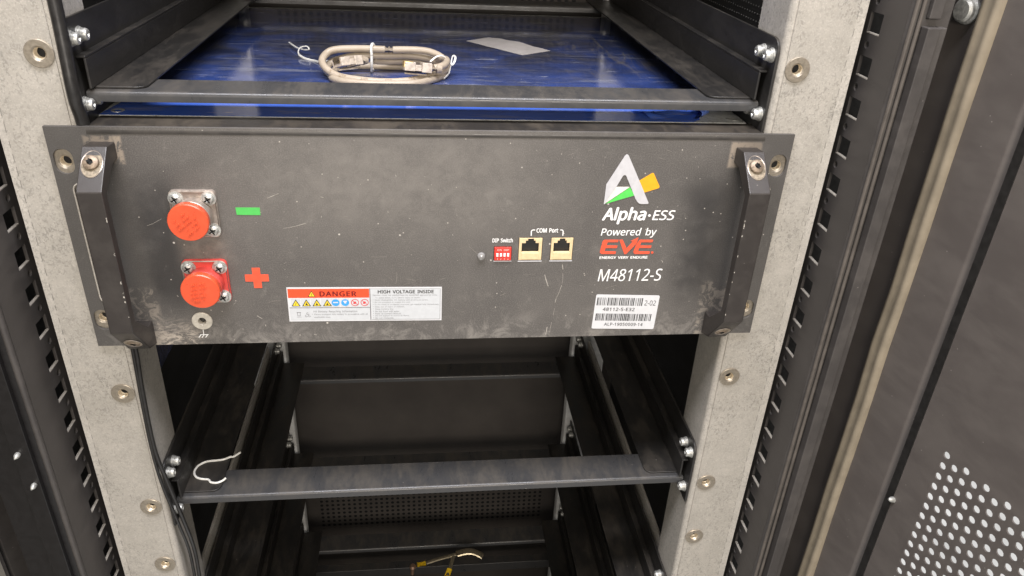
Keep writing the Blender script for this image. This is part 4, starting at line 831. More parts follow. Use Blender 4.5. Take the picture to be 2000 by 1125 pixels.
# folded upper edge
bm = bm_new(); r = .0022
pr = [(.0255, .1588), (.0027 + r, .1588)] + [(-.0002 + r - r * math.sin(R(a)), .1588 - r + r * math.cos(R(a))) for a in (0, 20, 40, 60, 80)] + [(-.0003, .1562), (-.0003, .1550), (.0027, .1550), (.0027, .1572), (.0255, .1572)]
prism(bm, pr, lambda u, v, w: (w, u, v), -.2165, .2203)
obj('folded_edge', bm, 'lip', mod)
bm = bm_new(); box(bm, -.2205, .2190, .0026, .470, .008, .1564)
obj('chassis', bm, 'paint', mod, .0006)
bm = bm_new()
prism(bm, [(-.2200, .0300), (.2185, .0300), (.2185, .470), (-.2200, .470)], XY, .1565, .1581)
lid = obj('lid', bm, 'bare', mod, .0002)
bm = bm_new()
edge = [(-.2192, .0303)]
x = -.2192
while x < .178:
    x += random.uniform(.006, .016); edge.append((min(x, .180), .0303 + random.uniform(-.0002, .0004)))
edge += [(.186, .0370), (.190, .048), (.197, .060), (.204, .072), (.2120, .090)]
y = .09
while y < .455: y += random.uniform(.008, .02); edge.append((.2140 + random.uniform(-.003, .003), y))
edge += [(.213, .462), (-.213, .462)]
y = .455
while y > .05: edge.append((-.2165 + random.uniform(-.003, .0025), y)); y -= random.uniform(.008, .02)
plate(bm, edge, [], XY, .1582, .1583)
film = obj('protective_film', bm, 'film', mod)
# curled torn corner of the film
bm = bm_new(); n = 14; rows = []
for i in range(n):
    t_ = i / (n - 1)
    row = []
    for j in range(8):
        q = j / 7
        bx_ = .180 + .026 * t_; by_ = .036 + .040 * t_
        rad = .0035 + .0025 * math.sin(t_ * 9) * .5 + .002 * t_
        an = q * math.pi * 1.35
        ox = rad * math.sin(an) * 1.6; oz = rad * (1 - math.cos(an))
        row.append(bm.verts.new((bx_ + ox + .0012 * math.sin(7 * t_ + 3 * q), by_ - ox * .4 + .001 * math.sin(9 * t_ + q * 4), .1584 + oz * (.75 + .5 * math.sin(5.5 * t_ + 1) ** 2))))
    rows.append(row)
for p, q in zip(rows, rows[1:]):
    for j in range(7): bm.faces.new((p[j], p[j + 1], q[j + 1], q[j]))
obj('film_curl', bm, 'filmcurl', mod, ang=60)
bm = bm_new(); rows = []
for i in range(16):
    t_ = i / 15; row = []
    for j in range(5):
        q = j / 4
        row.append(bm.verts.new((.150 + .046 * t_ - .010 * q + .002 * math.sin(11 * t_ + q * 3), .036 + .02 * q + .034 * t_ * t_, .1585 + abs(math.sin(6 * t_ + 2.2 * q)) * .0022 * (1 - abs(2 * q - 1)))))
    rows.append(row)
for p, q in zip(rows, rows[1:]):
    for j in range(4): bm.faces.new((p[j], p[j + 1], q[j + 1], q[j]))
obj('film_wrinkle', bm, 'film', mod, ang=60)
for (x, y) in ((-.2105, .0395), (.2114, .0385)):
    bm = bm_new()
    lathe(bm, [(.0042, .0), (.0042, .0002), (.0030, .0003), (.0022, -.0001), (0, -.0002)], (x, y, .1583), (0, 0, 1), 20)
    obj('lid_screw', bm, 'zinc', mod)
# light edge lines of the ear slots, and inserts seen through the ear holes are on the posts
for s in slots:
    bm = bm_new()
    P = [Vector((u, -.0002, v)) for u, v in s]
    tube(bm, P, .0005, 6, closed=True)
    obj('slot_edge', bm, 'galv_bare', mod)

# handles
def handle(side):
    fn = lambda u, v, w: (side * w, u, v)
    bm = bm_new()
    prof = [(0, .1500), (-.0125, .1510), (-.0342, .1295), (-.0342, .0312), (-.0130, .0055), (0, .0010), (0, .0205), (-.0085, .0205), (-.0270, .0365), (-.0270, .1255), (-.0090, .1390), (0, .1390)]
    prism(bm, prof, fn, .2012, .2160)
    h = obj('handle', bm, 'handle', mod, .0007, 2)
    # counterbores with their screws: a cup on the slanted faces, bored along y
    for zc, yc, up in ((.1427, -.0225, 1), (.0150, -.0225, -1)):
        bm = bm_new()
        sl = 1.0 if up > 0 else -1.2
        n = 28; A = []; B = []; rr_ = .0064 if up > 0 else .0056
        for i in range(n):
            a = 2 * math.pi * i / n
            x = .2086 + rr_ * math.cos(a); z = zc + rr_ * math.sin(a)
            # height of the slanted face at this z, a hair proud
            if up > 0: yf = -.0125 - (.1510 - z) / .0215 * .0217
            else: yf = -.0130 - (z - .0055) / .0257 * .0212
            yf = max(yf, -.0345) - .00025
            A.append(bm.verts.new((side * x, yf, z)))
            x2 = .2086 + (rr_ - .0005) * math.cos(a); z2 = zc + (rr_ - .0005) * math.sin(a)
            B.append(bm.verts.new((side * x2, yf - .0001, z2)))
        cen = bm.verts.new((side * .2086, sum(v.co.y for v in B) / n, zc))
        for i in range(n):
            j = (i + 1) % n
            bm.faces.new((A[i], A[j], B[j], B[i])).material_index = 0
            f = bm.faces.new((B[i], B[j], cen)); f.material_index = 1
        obj('screw_recess', bm, ['metflange', 'dustcup'], h)
        bm = bm_new()
        sy = (-.0125 - (.1510 - zc) / .0215 * .0217) if up > 0 else (-.0130 - (zc - .0055) / .0257 * .0212)
        ax = Vector((0, -.80, .60)) if up > 0 else Vector((0, -.77, -.64))
        c = (side * (.2086 + (-.0006 if side > 0 else 0)), sy + .0002 - (.0018 if up > 0 else 0), zc + (.0018 if up > 0 else 0))
        lathe(bm, [(.0045, -.002), (.0045, .0003), (.0038, .0009), (.0018, .0012)], c, ax, 22)
        lathe(bm, [(.0018, .0013), (.0011, .0004), (0, .0003)], c, ax, 4, 1)
        a_, b_ = frame_of(ax.normalized())
        for d1, d2 in ((a_, b_), (b_, a_)):
            d1 = (d1 + d2 * .3).normalized(); d2 = ax.normalized().cross(d1)
            ctr = Vector(c) + ax.normalized() * .00145
            f = bm.faces.new([bm.verts.new(ctr + d1 * (.0021 * p) + d2 * (.00042 * q)) for p, q in ((-1, -1), (1, -1), (1, 1), (-1, 1))]); f.material_index = 1
        obj('screw', bm, ['oldscrew', 'hole'], h)
    bm = bm_new()
    for i in range(11):
        z = random.uniform(.036, .124); w_ = random.uniform(.0004, .0010); l = random.uniform(.0006, .0024)
        xe = .2012 if side > 0 else .2012
        x0 = side * xe; x1 = side * (xe + w_)
        flat(bm, [(x0 + side * .0004, z), (x1 + side * .0004, z + l * .2), (x1 + side * .0002, z + l), (x0 + side * .0004, z + l * .8)], XZ, -.03426)
    obj('edge_nicks', bm, 'scuff', h, recalc=False)['kind'] = 'stuff'
    return h
MT['dustcup'] = plain('dusty_recess', (.25, .21, .155), .7, 0, .3, .35, 500)
handle(1); handle(-1)

# terminal connectors
def pan_screw(bm, c, r=.0036):
    lathe(bm, [(r * 1.35, 0), (r * 1.35, .0007), (r * .98, .0008), (r, .0020), (r * .8, .0030), (r * .45, .0034)], c, (0, -1, 0), 20)
    lathe(bm, [(r * .45, .0034), (r * .3, .0026), (0, .0025)], c, (0, -1, 0), 20)
    for ang in (.5, .5 + math.pi / 2):
        d1 = Vector((math.cos(ang), 0, math.sin(ang))); d2 = Vector((-math.sin(ang), 0, math.cos(ang)))
        o = Vector(c) + Vector((0, -.0036, 0))
        f = bm.faces.new([bm.verts.new(o + d1 * (r * .7 * p) + d2 * (r * .13 * q)) for p, q in ((-1, -1), (1, -1), (1, 1), (-1, 1))]); f.material_index = 1
def terminal(cx, cz, red, capc):
    bm = bm_new()
    if red: plate(bm, round_rect(cx - .0147, cx + .0147, cz - .0163, cz + .0163, .0035), [], XZ, -.0030, -.0001)
    else: plate(bm, round_rect(cx - .0147, cx + .0147, cz - .0165, cz + .0165, .0035), [], XZ, -.0030, -.0001)
    fl = obj('terminal_connector', bm, 'redflange' if red else 'metflange', mod, .0005)
    bm = bm_new()
    sweep_r = round_rect(cx - .0141, cx + .0141, cz - .0157, cz + .0157, .0032)
    tube(bm, [Vector((u, -.0031, v)) for u, v in sweep_r], .00055, 6, closed=True)
    obj('flange_rim', bm, 'metflange', fl)
    bm = bm_new()
    lathe(bm, [(.0118, -.003), (.0118, .0075), (.0108, .0085), (.0108, .013)], (cx, -.003, cz), (0, -1, 0), 32)
    obj('socket', bm, 'redflange' if red else 'metflange', fl)
    for dx in (-1, 1):
        for dz in (-1, 1):
            if dx < 0 and dz < 0: continue
            bm = bm_new(); pan_screw(bm, (cx + dx * .0102, -.003, cz + dz * .0112))
            obj('screw', bm, ['zinc', 'hole'], fl)
    bm = bm_new()
    ccx, ccz = capc
    lathe(bm, [(.0112, .009), (.0124, .0095), (.0127, .0100), (.0127, .0140), (.0122, .0147), (.0020, .0149), (0, .0149)], (ccx, -.003, ccz), (0, -1, 0), 44)
    # low raised rows on the cap face, like worn moulded marks
    for row in range(5):
        zz = ccz + .006 - row * .003
        u = -.007 + abs(row - 2) * .001
        while u < .0065 - abs(row - 2) * .001:
            l = random.uniform(.0005, .0013)
            if random.random() < .72:
                a = R(38 if not red else 8)
                px, pz = u * math.cos(a) - (zz - ccz) * math.sin(a), u * math.sin(a) + (zz - ccz) * math.cos(a)
                box(bm, ccx + px - l / 2, ccx + px + l / 2, -.0185, -.0178, ccz + pz - .0006, ccz + pz + .0006)
            u += l + .0006
    obj('dust_cap', bm, 'cap', fl)
terminal(-.1597, .1024, False, (-.1604, .1025))
terminal(-.1594, .0522, True, (-.1602, .0524))

# earth terminal and its symbol
bm = bm_new()
lathe(bm, [(.0070, -.0001), (.0070, .0006), (.0066, .0009), (.0030, .0009), (.0026, .0003), (.0024, -.002), (.0025, -.003), (.0024, -.005)], (-.1677, 0, .0195), (0, -1, 0), 32)
lathe(bm, [(.0024, -.005), (0, -.005)], (-.1677, 0, .0195), (0, -1, 0), 32, 1)
obj('earth_terminal', bm, ['earthring', 'hole'], mod)
W1 = -.00022
bm = bm_new()
def bar(a, b, w, mi=0, wv=W1):
    d = Vector((b[0] - a[0], b[1] - a[1])).normalized(); n = Vector((-d.y, d.x)) * w / 2
    flat(bm, [(a[0] - n.x, a[1] - n.y), (b[0] - n.x, b[1] - n.y), (b[0] + n.x, b[1] + n.y), (a[0] + n.x, a[1] + n.y)], XZ, wv, mi)
bar((-.1682, .0122), (-.1682, .0080), .0005)
bar((-.1708, .0080), (-.1650, .0080), .0006, 0, W1 - .00002)
for k in (-.1702, -.1680, -.1656): bar((k, .0080), (k - .0018, .0056), .0006, 0, W1 - .00004)
obj('earth_symbol', bm, 'white', panel, recalc=False, smooth=False)

bm = bm_new()
plate(bm, [(-.1342, .1059), (-.1188, .1058), (-.1188, .1005), (-.1340, .1007)], [], XZ, -.0003, -.0001)
obj('minus_mark', bm, 'greenlight', panel)
bm = bm_new(); c = (-.1264, .0533); a, b = .0079, .0027
plate(bm, [(c[0] + p * (a if abs(p) == 1 else 1), c[1] + q) for p, q in ()] or [(c[0] - b, c[1] + a), (c[0] + b, c[1] + a), (c[0] + b, c[1] + b), (c[0] + a, c[1] + b), (c[0] + a, c[1] - b), (c[0] + b, c[1] - b), (c[0] + b, c[1] - a), (c[0] - b, c[1] - a), (c[0] - b, c[1] - b), (c[0] - a, c[1] - b), (c[0] - a, c[1] + b), (c[0] - b, c[1] + b)], [], XZ, -.0003, -.0001)
obj('plus_mark', bm, 'redprint', panel)

# printed marks on the right of the panel
K = lambda pts: [(a * MM, b * MM) for a, b in pts]
bm = bm_new()
plate(bm, K([(124.0, 143.3), (124.6, 144.1), (125.4, 144.4), (126.2, 144.1), (126.8, 143.3), (136.0, 126.2), (144.9, 109.4), (144.8, 108.8), (144.2, 108.5), (139.8, 108.5), (138.2, 108.9), (136.9, 110.0), (135.2, 112.3), (126.7, 129.0), (126.1, 129.6), (125.4, 129.8), (124.7, 129.5), (124.2, 128.9), (120.5, 121.1), (113.6, 108.3), (113.1, 108.3), (113.4, 123.0)]), [], XZ, -.00040, -.0001)
obj('emblem', bm, 'silverprint', panel)
for nm, pts, m_, w_ in (('emblem_fold', [(120.5, 121.1), (130.2, 121.1), (113.6, 108.6)], 'cream', -.00030), ('emblem_fold', [(130.3, 120.8), (134.2, 114.8), (114.4, 108.6)], 'green', -.00025), ('emblem_tab', [(136.2, 125.6), (144.4, 131.1), (145.1, 131.3), (145.8, 131.0), (151.1, 121.7), (151.0, 120.6), (150.4, 120.1), (140.7, 116.9)], 'orange', -.00028)):
    bm = bm_new(); plate(bm, K(pts), [], XZ, w_, -.0001); obj(nm, bm, m_, panel)
T = lambda body, a, b, c_, d, m_, **kw: text('lettering', body, a * MM, b * MM, c_ * MM, d * MM, W1, m_, panel, **kw)
T('Alpha', 113.3, 144.2, 93.3, 105.8, 'white', shear=.17, bold=.026)
bm = bm_new(); flat(bm, [(p * MM, q * MM) for p, q in ring_pts(146.9, 99.7, 1.0, 16)], XZ, W1); obj('lettering', bm, 'white', panel, recalc=False)
T('ESS', 149.3, 165.4, 96.2, 103.6, 'white', shear=.17, bold=.012)
T('Powered by', 113.5, 153.9, 82.6, 90.1, 'white', shear=.14, bold=.012)
bm = bm_new()
for pts in ([(116.3, 81.0), (126.8, 81.0), (126.5, 79.1), (119.0, 79.1), (118.4, 76.5), (126.5, 76.4), (126.2, 74.4), (117.9, 74.5), (117.4, 71.9), (126.0, 71.7), (125.7, 69.7), (115.4, 69.8), (114.2, 71.0), (114.2, 72.3), (115.3, 79.8)],
            [(127.3, 81.0), (129.9, 81.0), (133.4, 74.2), (137.4, 79.6), (135.7, 79.9), (141.2, 82.7), (140.3, 78.0), (133.6, 69.6), (132.2, 69.6)],
            [(142.2, 80.9), (152.2, 80.8), (151.9, 78.9), (143.6, 78.9), (143.1, 76.3), (151.6, 76.2), (151.3, 74.3), (142.6, 74.4), (142.2, 71.7), (151.1, 71.5), (150.8, 69.5), (139.8, 69.6), (138.7, 71.2), (140.0, 76.6)],
            ring_pts(152.9, 70.6, .95, 14)):
    plate(bm, K(pts), [], XZ, -.0003, -.0001)
obj('lettering', bm, 'redprint', panel)
T('ENERGY VERY ENDURE', 114.4, 149.8, 65.8, 67.8, 'white', bold=.03)
T('M48112-S', 114.9, 162.7, 47.4, 57.4, 'white', shear=.14, bold=.004)
T('COM Port', 67.2, 82.4, 86.9, 90.1, 'white', bold=.03)
T('DIP Switch', 36.5, 50.7, 79.5, 82.6, 'white', bold=.025)
bm = bm_new()
def pl(pts, w, d):
    for i, (p, q) in enumerate(zip(pts, pts[1:])): bar((p[0] * MM, p[1] * MM), (q[0] * MM, q[1] * MM), w * MM, 0, W1 - i * .00002)
pl([(63.6, 84.4), (63.5, 88.0), (64.3, 88.9), (66.1, 88.9)], .75, 0); pl([(84.0, 88.8), (85.4, 88.8), (86.1, 88.0), (86.1, 84.3)], .75, 0)
obj('port_bracket_mark', bm, 'white', panel, recalc=False, smooth=False)

# network ports
def port(x0, x1):
    z0, z1 = .0654, .0826; w = x1 - x0; h = z1 - z0
    Q = lambda fx, fz: (x0 + fx * w, z1 - fz * h)
    hole = [Q(.385, .03), Q(.635, .03), Q(.635, .12), Q(.71, .12), Q(.71, .23), Q(.86, .23), Q(.86, .63), Q(.12, .63), Q(.12, .23), Q(.29, .23), Q(.29, .12), Q(.385, .12)]
    bm = bm_new()
    plate(bm, [(x0, z0), (x1, z0), (x1, z1), (x0, z1)], [hole], XZ, -.0002, .0012)
    p = obj('network_port', bm, 'shell', mod, .0002)
    bm = bm_new()
    zt = z1 - .03 * h; zb = z1 - .63 * h; xa = x0 + .10 * w; xb = x0 + .88 * w; d = .014
    for q in (((xa, .0012, zb), (xb, .0012, zb), (xb, d, zb), (xa, d, zb)), ((xa, .0012, zt), (xa, d, zt), (xb, d, zt), (xb, .0012, zt)), ((xa, .0012, zb), (xa, d, zb), (xa, d, zt), (xa, .0012, zt)), ((xb, .0012, zb), (xb, .0012, zt), (xb, d, zt), (xb, d, zb)), ((xa, d, zb), (xb, d, zb), (xb, d, zt), (xa, d, zt))):
        bm.faces.new([bm.verts.new(v) for v in q])
    obj('port_cavity', bm, 'cavity', p, recalc=False)
    bm = bm_new()
    for k in range(8):
        x = x0 + w * (.27 + k * .064)
        tube(bm, [(x, .0035, zb + .0006), (x, .0055, zb + .0024), (x, .0105, zb + .0062)], .00022, 5)
    obj('contacts', bm, 'gold', p)
    bm = bm_new()
    box(bm, x0 + .12 * w, x0 + .88 * w, -.0005, -.0001, z0 + .04 * h, z0 + .33 * h)
    obj('lower_lip', bm, 'shell', p, .0003)
    return p
port(.0554, .0718); port(.0783, .0939)
bm = bm_new(); box(bm, .0380, .0500, -.0012, .002, .0657, .0757)
dip = obj('dip_switch', bm, 'dipred', mod, .0003)
for k in range(4):
    bm = bm_new(); xx = .0401 + k * .00255
    box(bm, xx - .00075, xx + .00075, -.0020, -.0011, .0690, .0714)
    obj('slider', bm, 'white', dip, .0002)
bm = bm_new()
text_faces(bm, 'ON', .0399, .0430, .0733, .0746, XZ, -.00125)
text_faces(bm, 'DIP', .0447, .0483, .0733, .0746, XZ, -.00125)
for k in range(4): text_faces(bm, str(k + 1), .0397 + k * .00255, .0405 + k * .00255, .0663, .0676, XZ, -.00125)
obj('lettering', bm, 'cream', dip, recalc=False, smooth=False)
bm = bm_new(); lathe(bm, [(.0029, -.002), (.0029, .0006), (.0024, .0019), (.0012, .0027), (0, .0029)], (.0289, 0, .0688), (0, -1, 0), 20)
obj('status_light', bm, 'lens', mod)
bm = bm_new()
for q in ([(.0550, .0648), (.0722, .0648)], [(.0779, .0648), (.0943, .0648)], [(.0376, .0650), (.0504, .0650)]):
    box(bm, q[0][0], q[1][0], -.00025, .0001, q[0][1] - .0007, q[0][1])
obj('cutout_edge', bm, 'silverprint', panel)

# warning label
def lab(ox, oz, deg):
    c_, s_ = math.cos(R(deg)), math.sin(R(deg))
    return lambda u, v, w: (ox + (u * c_ + v * s_) * MM, w, oz + (u * s_ - v * c_) * MM)   # u right, v down, in mm
def rect(bm, fn, u0, u1, v0, v1, w, mi=0): flat(bm, [(u0, v1), (u1, v1), (u1, v0), (u0, v0)], fn, w, mi)
L = lab(-.1074, .0456, -.6)
bm = bm_new(); plate(bm, [(0, 0), (108.6, 0), (108.6, 27.9), (0, 27.9)], [], L, -.00025, -.0001)
wl = obj('warning_label', bm, 'sticker', mod)
w2, w3, w4, w5 = -.0003, -.00034, -.00038, -.00042
def lobj(name, mat, build, par=None):
    bm = bm_new(); build(bm); return obj(name, bm, mat, par or wl, recalc=False, smooth=False)
lobj('red_band', 'stickerred', lambda b: rect(b, L, .6, 57.0, 1.2, 8.5, w2))
def greyf(b):
    rect(b, L, .9, 57.0, 16.9, 26.9, w2); rect(b, L, 58.3, 107.4, 1.5, 26.7, w2)
    for k in range(8): rect(b, L, 2.4 + k * 6.85, 8.6 + k * 6.85, 9.2, 15.9, w2)
lobj('grey_field', 'stickergrey', greyf)
def lines(b):
    rect(b, L, 57.2, 57.9, .9, 27.0, w3); rect(b, L, .9, 57.2, 16.3, 16.8, w3)
    for q in ((58.2, 107.6, 1.2, 1.4), (58.2, 107.6, 26.6, 26.85), (107.3, 107.6, 1.4, 26.6)): rect(b, L, *q, w3)
lobj('ruled_lines', 'greyink', lines)
def tri(b, cx, top, bot, wd, w): flat(b, [(cx - wd / 2, bot), (cx + wd / 2, bot), (cx, top)], L, w)
def tri_out(b):
    tri(b, 16.9, 2.6, 7.7, 5.6, w3)
    for cx in (5.6, 12.9, 20.1, 27.4): tri(b, cx, 9.7, 15.3, 6.2, w3)
lobj('pictogram', 'ink', tri_out)
def tri_in(b):
    tri(b, 16.9, 3.5, 7.25, 4.1, w4)
    for cx in (5.6, 12.9, 20.1, 27.4): tri(b, cx, 10.8, 14.8, 4.4, w4)
lobj('pictogram', 'yellow', tri_in)
def tri_sym(b):
    rect(b, L, 16.7, 17.1, 4.8, 6.2, w5); rect(b, L, 16.7, 17.1, 6.5, 6.9, w5)
    flat(b, [(5.2, 13.1), (5.9, 13.1), (5.3, 14.7)], L, w5); flat(b, [(5.3, 13.3), (5.9, 13.2), (5.9, 11.9)], L, w5 - .00002)
    for cx in (12.9, 20.1, 27.4):
        flat(b, [(cx - .9, 14.3), (cx + 1.0, 14.3), (cx + .5, 13.2), (cx - .4, 12.9)], L, w5)
        rect(b, L, cx - .15, cx + .2, 12.0, 13.0, w5 - .00002)
lobj('pictogram', 'ink', tri_sym)
def discs(b):
    for cx in (33.2, 39.9): flat(b, ring_pts(cx, 12.5, 2.8, 24)[::-1], L, w3)
lobj('pictogram', 'blue', discs)
def disc_sym(b):
    rect(b, L, 31.5, 34.9, 11.9, 12.8, w4); rect(b, L, 38.6, 41.2, 10.9, 11.9, w4)
    rect(b, L, 39.2, 40.7, 11.9, 13.1, w4 - .00002)
lobj('pictogram', 'sticker', disc_sym)
def rings(b):
    for cx in (46.8, 53.6):
        A = ring_pts(cx, 12.5, 2.85, 28); B = ring_pts(cx, 12.5, 2.35, 28)
        for i in range(28):
            j = (i + 1) % 28
            flat(b, [A[i], B[i], B[j], A[j]], L, w3)
        flat(b, [(cx - 1.9, 10.9), (cx - 1.6, 10.6), (cx + 1.9, 14.1), (cx + 1.6, 14.4)], L, w4)
        flat(b, [(cx - 1.4, 13.2), (cx - .2, 13.8), (cx + 1.0, 12.6), (cx + .2, 11.4), (cx - .9, 12.0)], L, w3)
lobj('pictogram', 'ringred', rings)
def tx(b, s, u0, u1, v0, v1, w=w4, **kw):   # v0 top, v1 bottom
    text_faces(b, s, u0, u1, v1, v0, L, w, **kw)
def tb(s, u0, u1, v0, v1, m_, **kw): lobj('lettering', m_, lambda b: tx(b, s, u0, u1, v0, v1, **kw))
tb('DANGER', 22.6, 47.9, 3.3, 7.2, 'redink', bold=.028, spacing=1.1)
tb('HIGH VOLTAGE INSIDE', 63.2, 102.7, 2.4, 5.0, 'ink', bold=.02)
def fine(b):
    tx(b, 'HV Battery Recycling Information', 17.3, 48.0, 18.8, 20.9)
    tx(b, '• Please transport this battery in accordance with all', 16.2, 55.3, 21.4, 23.0)
    tx(b, 'applicable laws.', 17.6, 29.2, 23.8, 25.2)
    tx(b, 'Service must be performed by qualified personnel only.', 59.4, 105.4, 5.9, 7.4)
    ls = (('To avoid shock, burn, severe injury or death:', 61.3, 93.0), ('• Never disassemble this battery unit or remove covers.', 59.4, 98.8), ('• Do not puncture or impact this unit.', 59.4, 86.0), ('• In the event of accidental exposure, get medical help immediately.', 59.4, 106.6), ('• Keep out of reach of children.', 59.4, 82.0), ('• Keep battery dry.', 59.4, 74.0), ('• Do not flood with water.', 59.4, 78.4), ("• Refer to Owner's Manual.", 59.4, 79.4), ('• Do not expose to sparks or flame.', 59.4, 85.2), ('• Do not incinerate.', 59.4, 74.0))
    for i, (s, a, b_) in enumerate(ls):
        v = 8.1 + i * 1.86
        tx(b, s, a, b_, v, v + 1.35)
lobj('fine_print', 'greyink', fine)
def bins(b):
    rect(b, L, 5.6, 8.5, 20.2, 20.6, w4); 
    for q in ((6.0, 6.3, 20.6, 23.0), (7.8, 8.1, 20.6, 23.0), (6.0, 8.1, 23.0, 23.3), (5.4, 8.8, 24.1, 24.3)): rect(b, L, *q, w4)
    for k in range(3):
        a = R(90 + 120 * k); cx, cy = 13.2 + 1.3 * math.cos(a), 22.6 - 1.3 * math.sin(a)
        A = ring_pts(cx, cy, .95, 10); B = ring_pts(cx, cy, .65, 10)
        for i in range(8): flat(b, [A[i], B[i], B[i + 1], A[i + 1]], L, w4 - k * .00001)
lobj('pictogram', 'greyink', bins)

# bar code label
B_ = lab(.1151, .0364, -1.9)
bm = bm_new(); plate(bm, round_rect(0, 48.7, 0, 29.6, 1.3), [], B_, -.00025, -.0001)
bl = obj('barcode_label', bm, 'sticker', mod)
def bars(b):
    for (u0, u1, v0, v1) in ((1.2, 36.9, 2.5, 9.2), (1.8, 46.2, 16.2, 22.4)):
        u = u0
        while u < u1 - .8:
            w = random.choice((.28, .28, .42, .56, .85)); flat(b, [(u, v1), (u + w, v1), (u + w, v0), (u, v0)], B_, w2)
            u += w + random.choice((.3, .42, .42, .6, .85))
lobj('barcode', 'ink', bars, bl)
def btx(b):
    text_faces(b, '2-02', 37.8, 46.6, 8.8, 4.4, B_, w2)
    text_faces(b, '48112-S-E32', 6.6, 31.0, 13.8, 11.0, B_, w2, spacing=1.1, bold=.012)
    text_faces(b, 'ALP-19050009-14', 9.4, 39.4, 26.8, 24.2, B_, w2, spacing=1.1, bold=.012)
lobj('lettering', 'ink', btx, bl)

# ------------------------------------------------------------------ coiled network cable on the module
def mm(pts, dz=0): return [Vector((a * MM, b * MM, c_ * MM + dz)) for a, b, c_ in pts]
net = thing('network_cable', 'beige network patch cable coiled up with clear plugs, lying on the blue film', 'cable', (-.042, .165, .158))
bm = bm_new()
outerc = mm([(-36.9, 154.3, 178.0), (-61.3, 155.5, 178.0), (-79.4, 154.4, 177.0), (-86.8, 150.8, 174.0), (-88.9, 141.4, 170.0), (-83.8, 131.6, 166.0), (-74.9, 125.0, 163.0), (-59.7, 118.9, 162.0), (-42.2, 117.5, 161.2), (-24.6, 121.1, 161.0), (-8.6, 130.9, 162.0), (3.8, 139.5, 164.0), (9.3, 148.0, 167.0), (6.0, 155.5, 172.0), (-4.1, 156.0, 176.6), (-16.5, 155.6, 178.0)])
tube(bm, spline(outerc, 7, True), .00285, 12, closed=True)
second = mm([(-79.5, 136.2, 161.2), (-86.2, 148.3, 163.4), (-82.5, 156.5, 167), (-69.6, 157.0, 171.0), (-55.6, 157.5, 172.3), (-37.3, 158.4, 172.3), (-20.8, 161.5, 172.0), (-6.2, 161.8, 170.0), (4.0, 161.0, 165.6), (8.6, 152.3, 161.6), (2.5, 136.7, 161), (-12.7, 117.3, 161), (-28.3, 112.3, 161), (-51.3, 110.6, 161), (-71.1, 117.0, 161), (-80.3, 127.1, 161.0)])
tube(bm, spline(second, 7, True), .00285, 12, closed=True)
lead1 = mm([(-50.5, 158.2, 168.6), (-43.7, 162.6, 167.0), (-31.4, 165.5, 166.5), (-16.7, 166.5, 166.4), (-3.2, 164.0, 164.5), (4.7, 156.0, 161.2)])
tube(bm, spline(lead1, 7), .00280, 12)
lead2 = mm([(-2.0, 128.9, 170.0), (3.0, 131.0, 170.4), (8.0, 137.5, 171.5), (8.6, 147.5, 172.6), (2.6, 159.9, 170.0), (-8.3, 168.0, 163.4), (-21.1, 170.1, 161.0), (-38.0, 171.0, 161.0), (-55.3, 171.0, 161.0), (-68.0, 169.0, 161.0), (-79.0, 160.3, 161.0), (-81.0, 146.0, 161.0)])
tube(bm, spline(lead2, 7), .00280, 12)
obj('cable_coil', bm, 'cable', net)
# sheath printing on the front strand
bm = bm_new()
fs = spline(outerc, 7, True)
idx = list(range(5 * 7, 10 * 7))
words = ['5', 'UTP', 'AWG', '4PR', 'TIA']
for wd, k0 in zip(words, (38, 44, 51, 58, 65)):
    p = fs[k0]; d = (fs[k0 + 1] - fs[k0 - 1]).normalized(); nrm = Vector((0, -.80, .60)); nrm = (nrm - d * nrm.dot(d)).normalized(); up = nrm.cross(d)
    L_ = .0019 * len(wd)
    fnw = lambda u, v, w, p=p, d=d, nrm=nrm, up=up: tuple(p + d * u + up * v + nrm * w)
    # bend each word onto the round sheath
    fnw2 = lambda u, v, w, p=p, d=d, nrm=nrm, up=up: tuple(p + d * u + (up * math.sin(v / .00285) + nrm * math.cos(v / .00285)) * .00297)
    text_faces(bm, wd, -L_ / 2, L_ / 2, -.0010, .0010, fnw2, 0)
obj('sheath_print', bm, 'print', net, recalc=False, smooth=False)
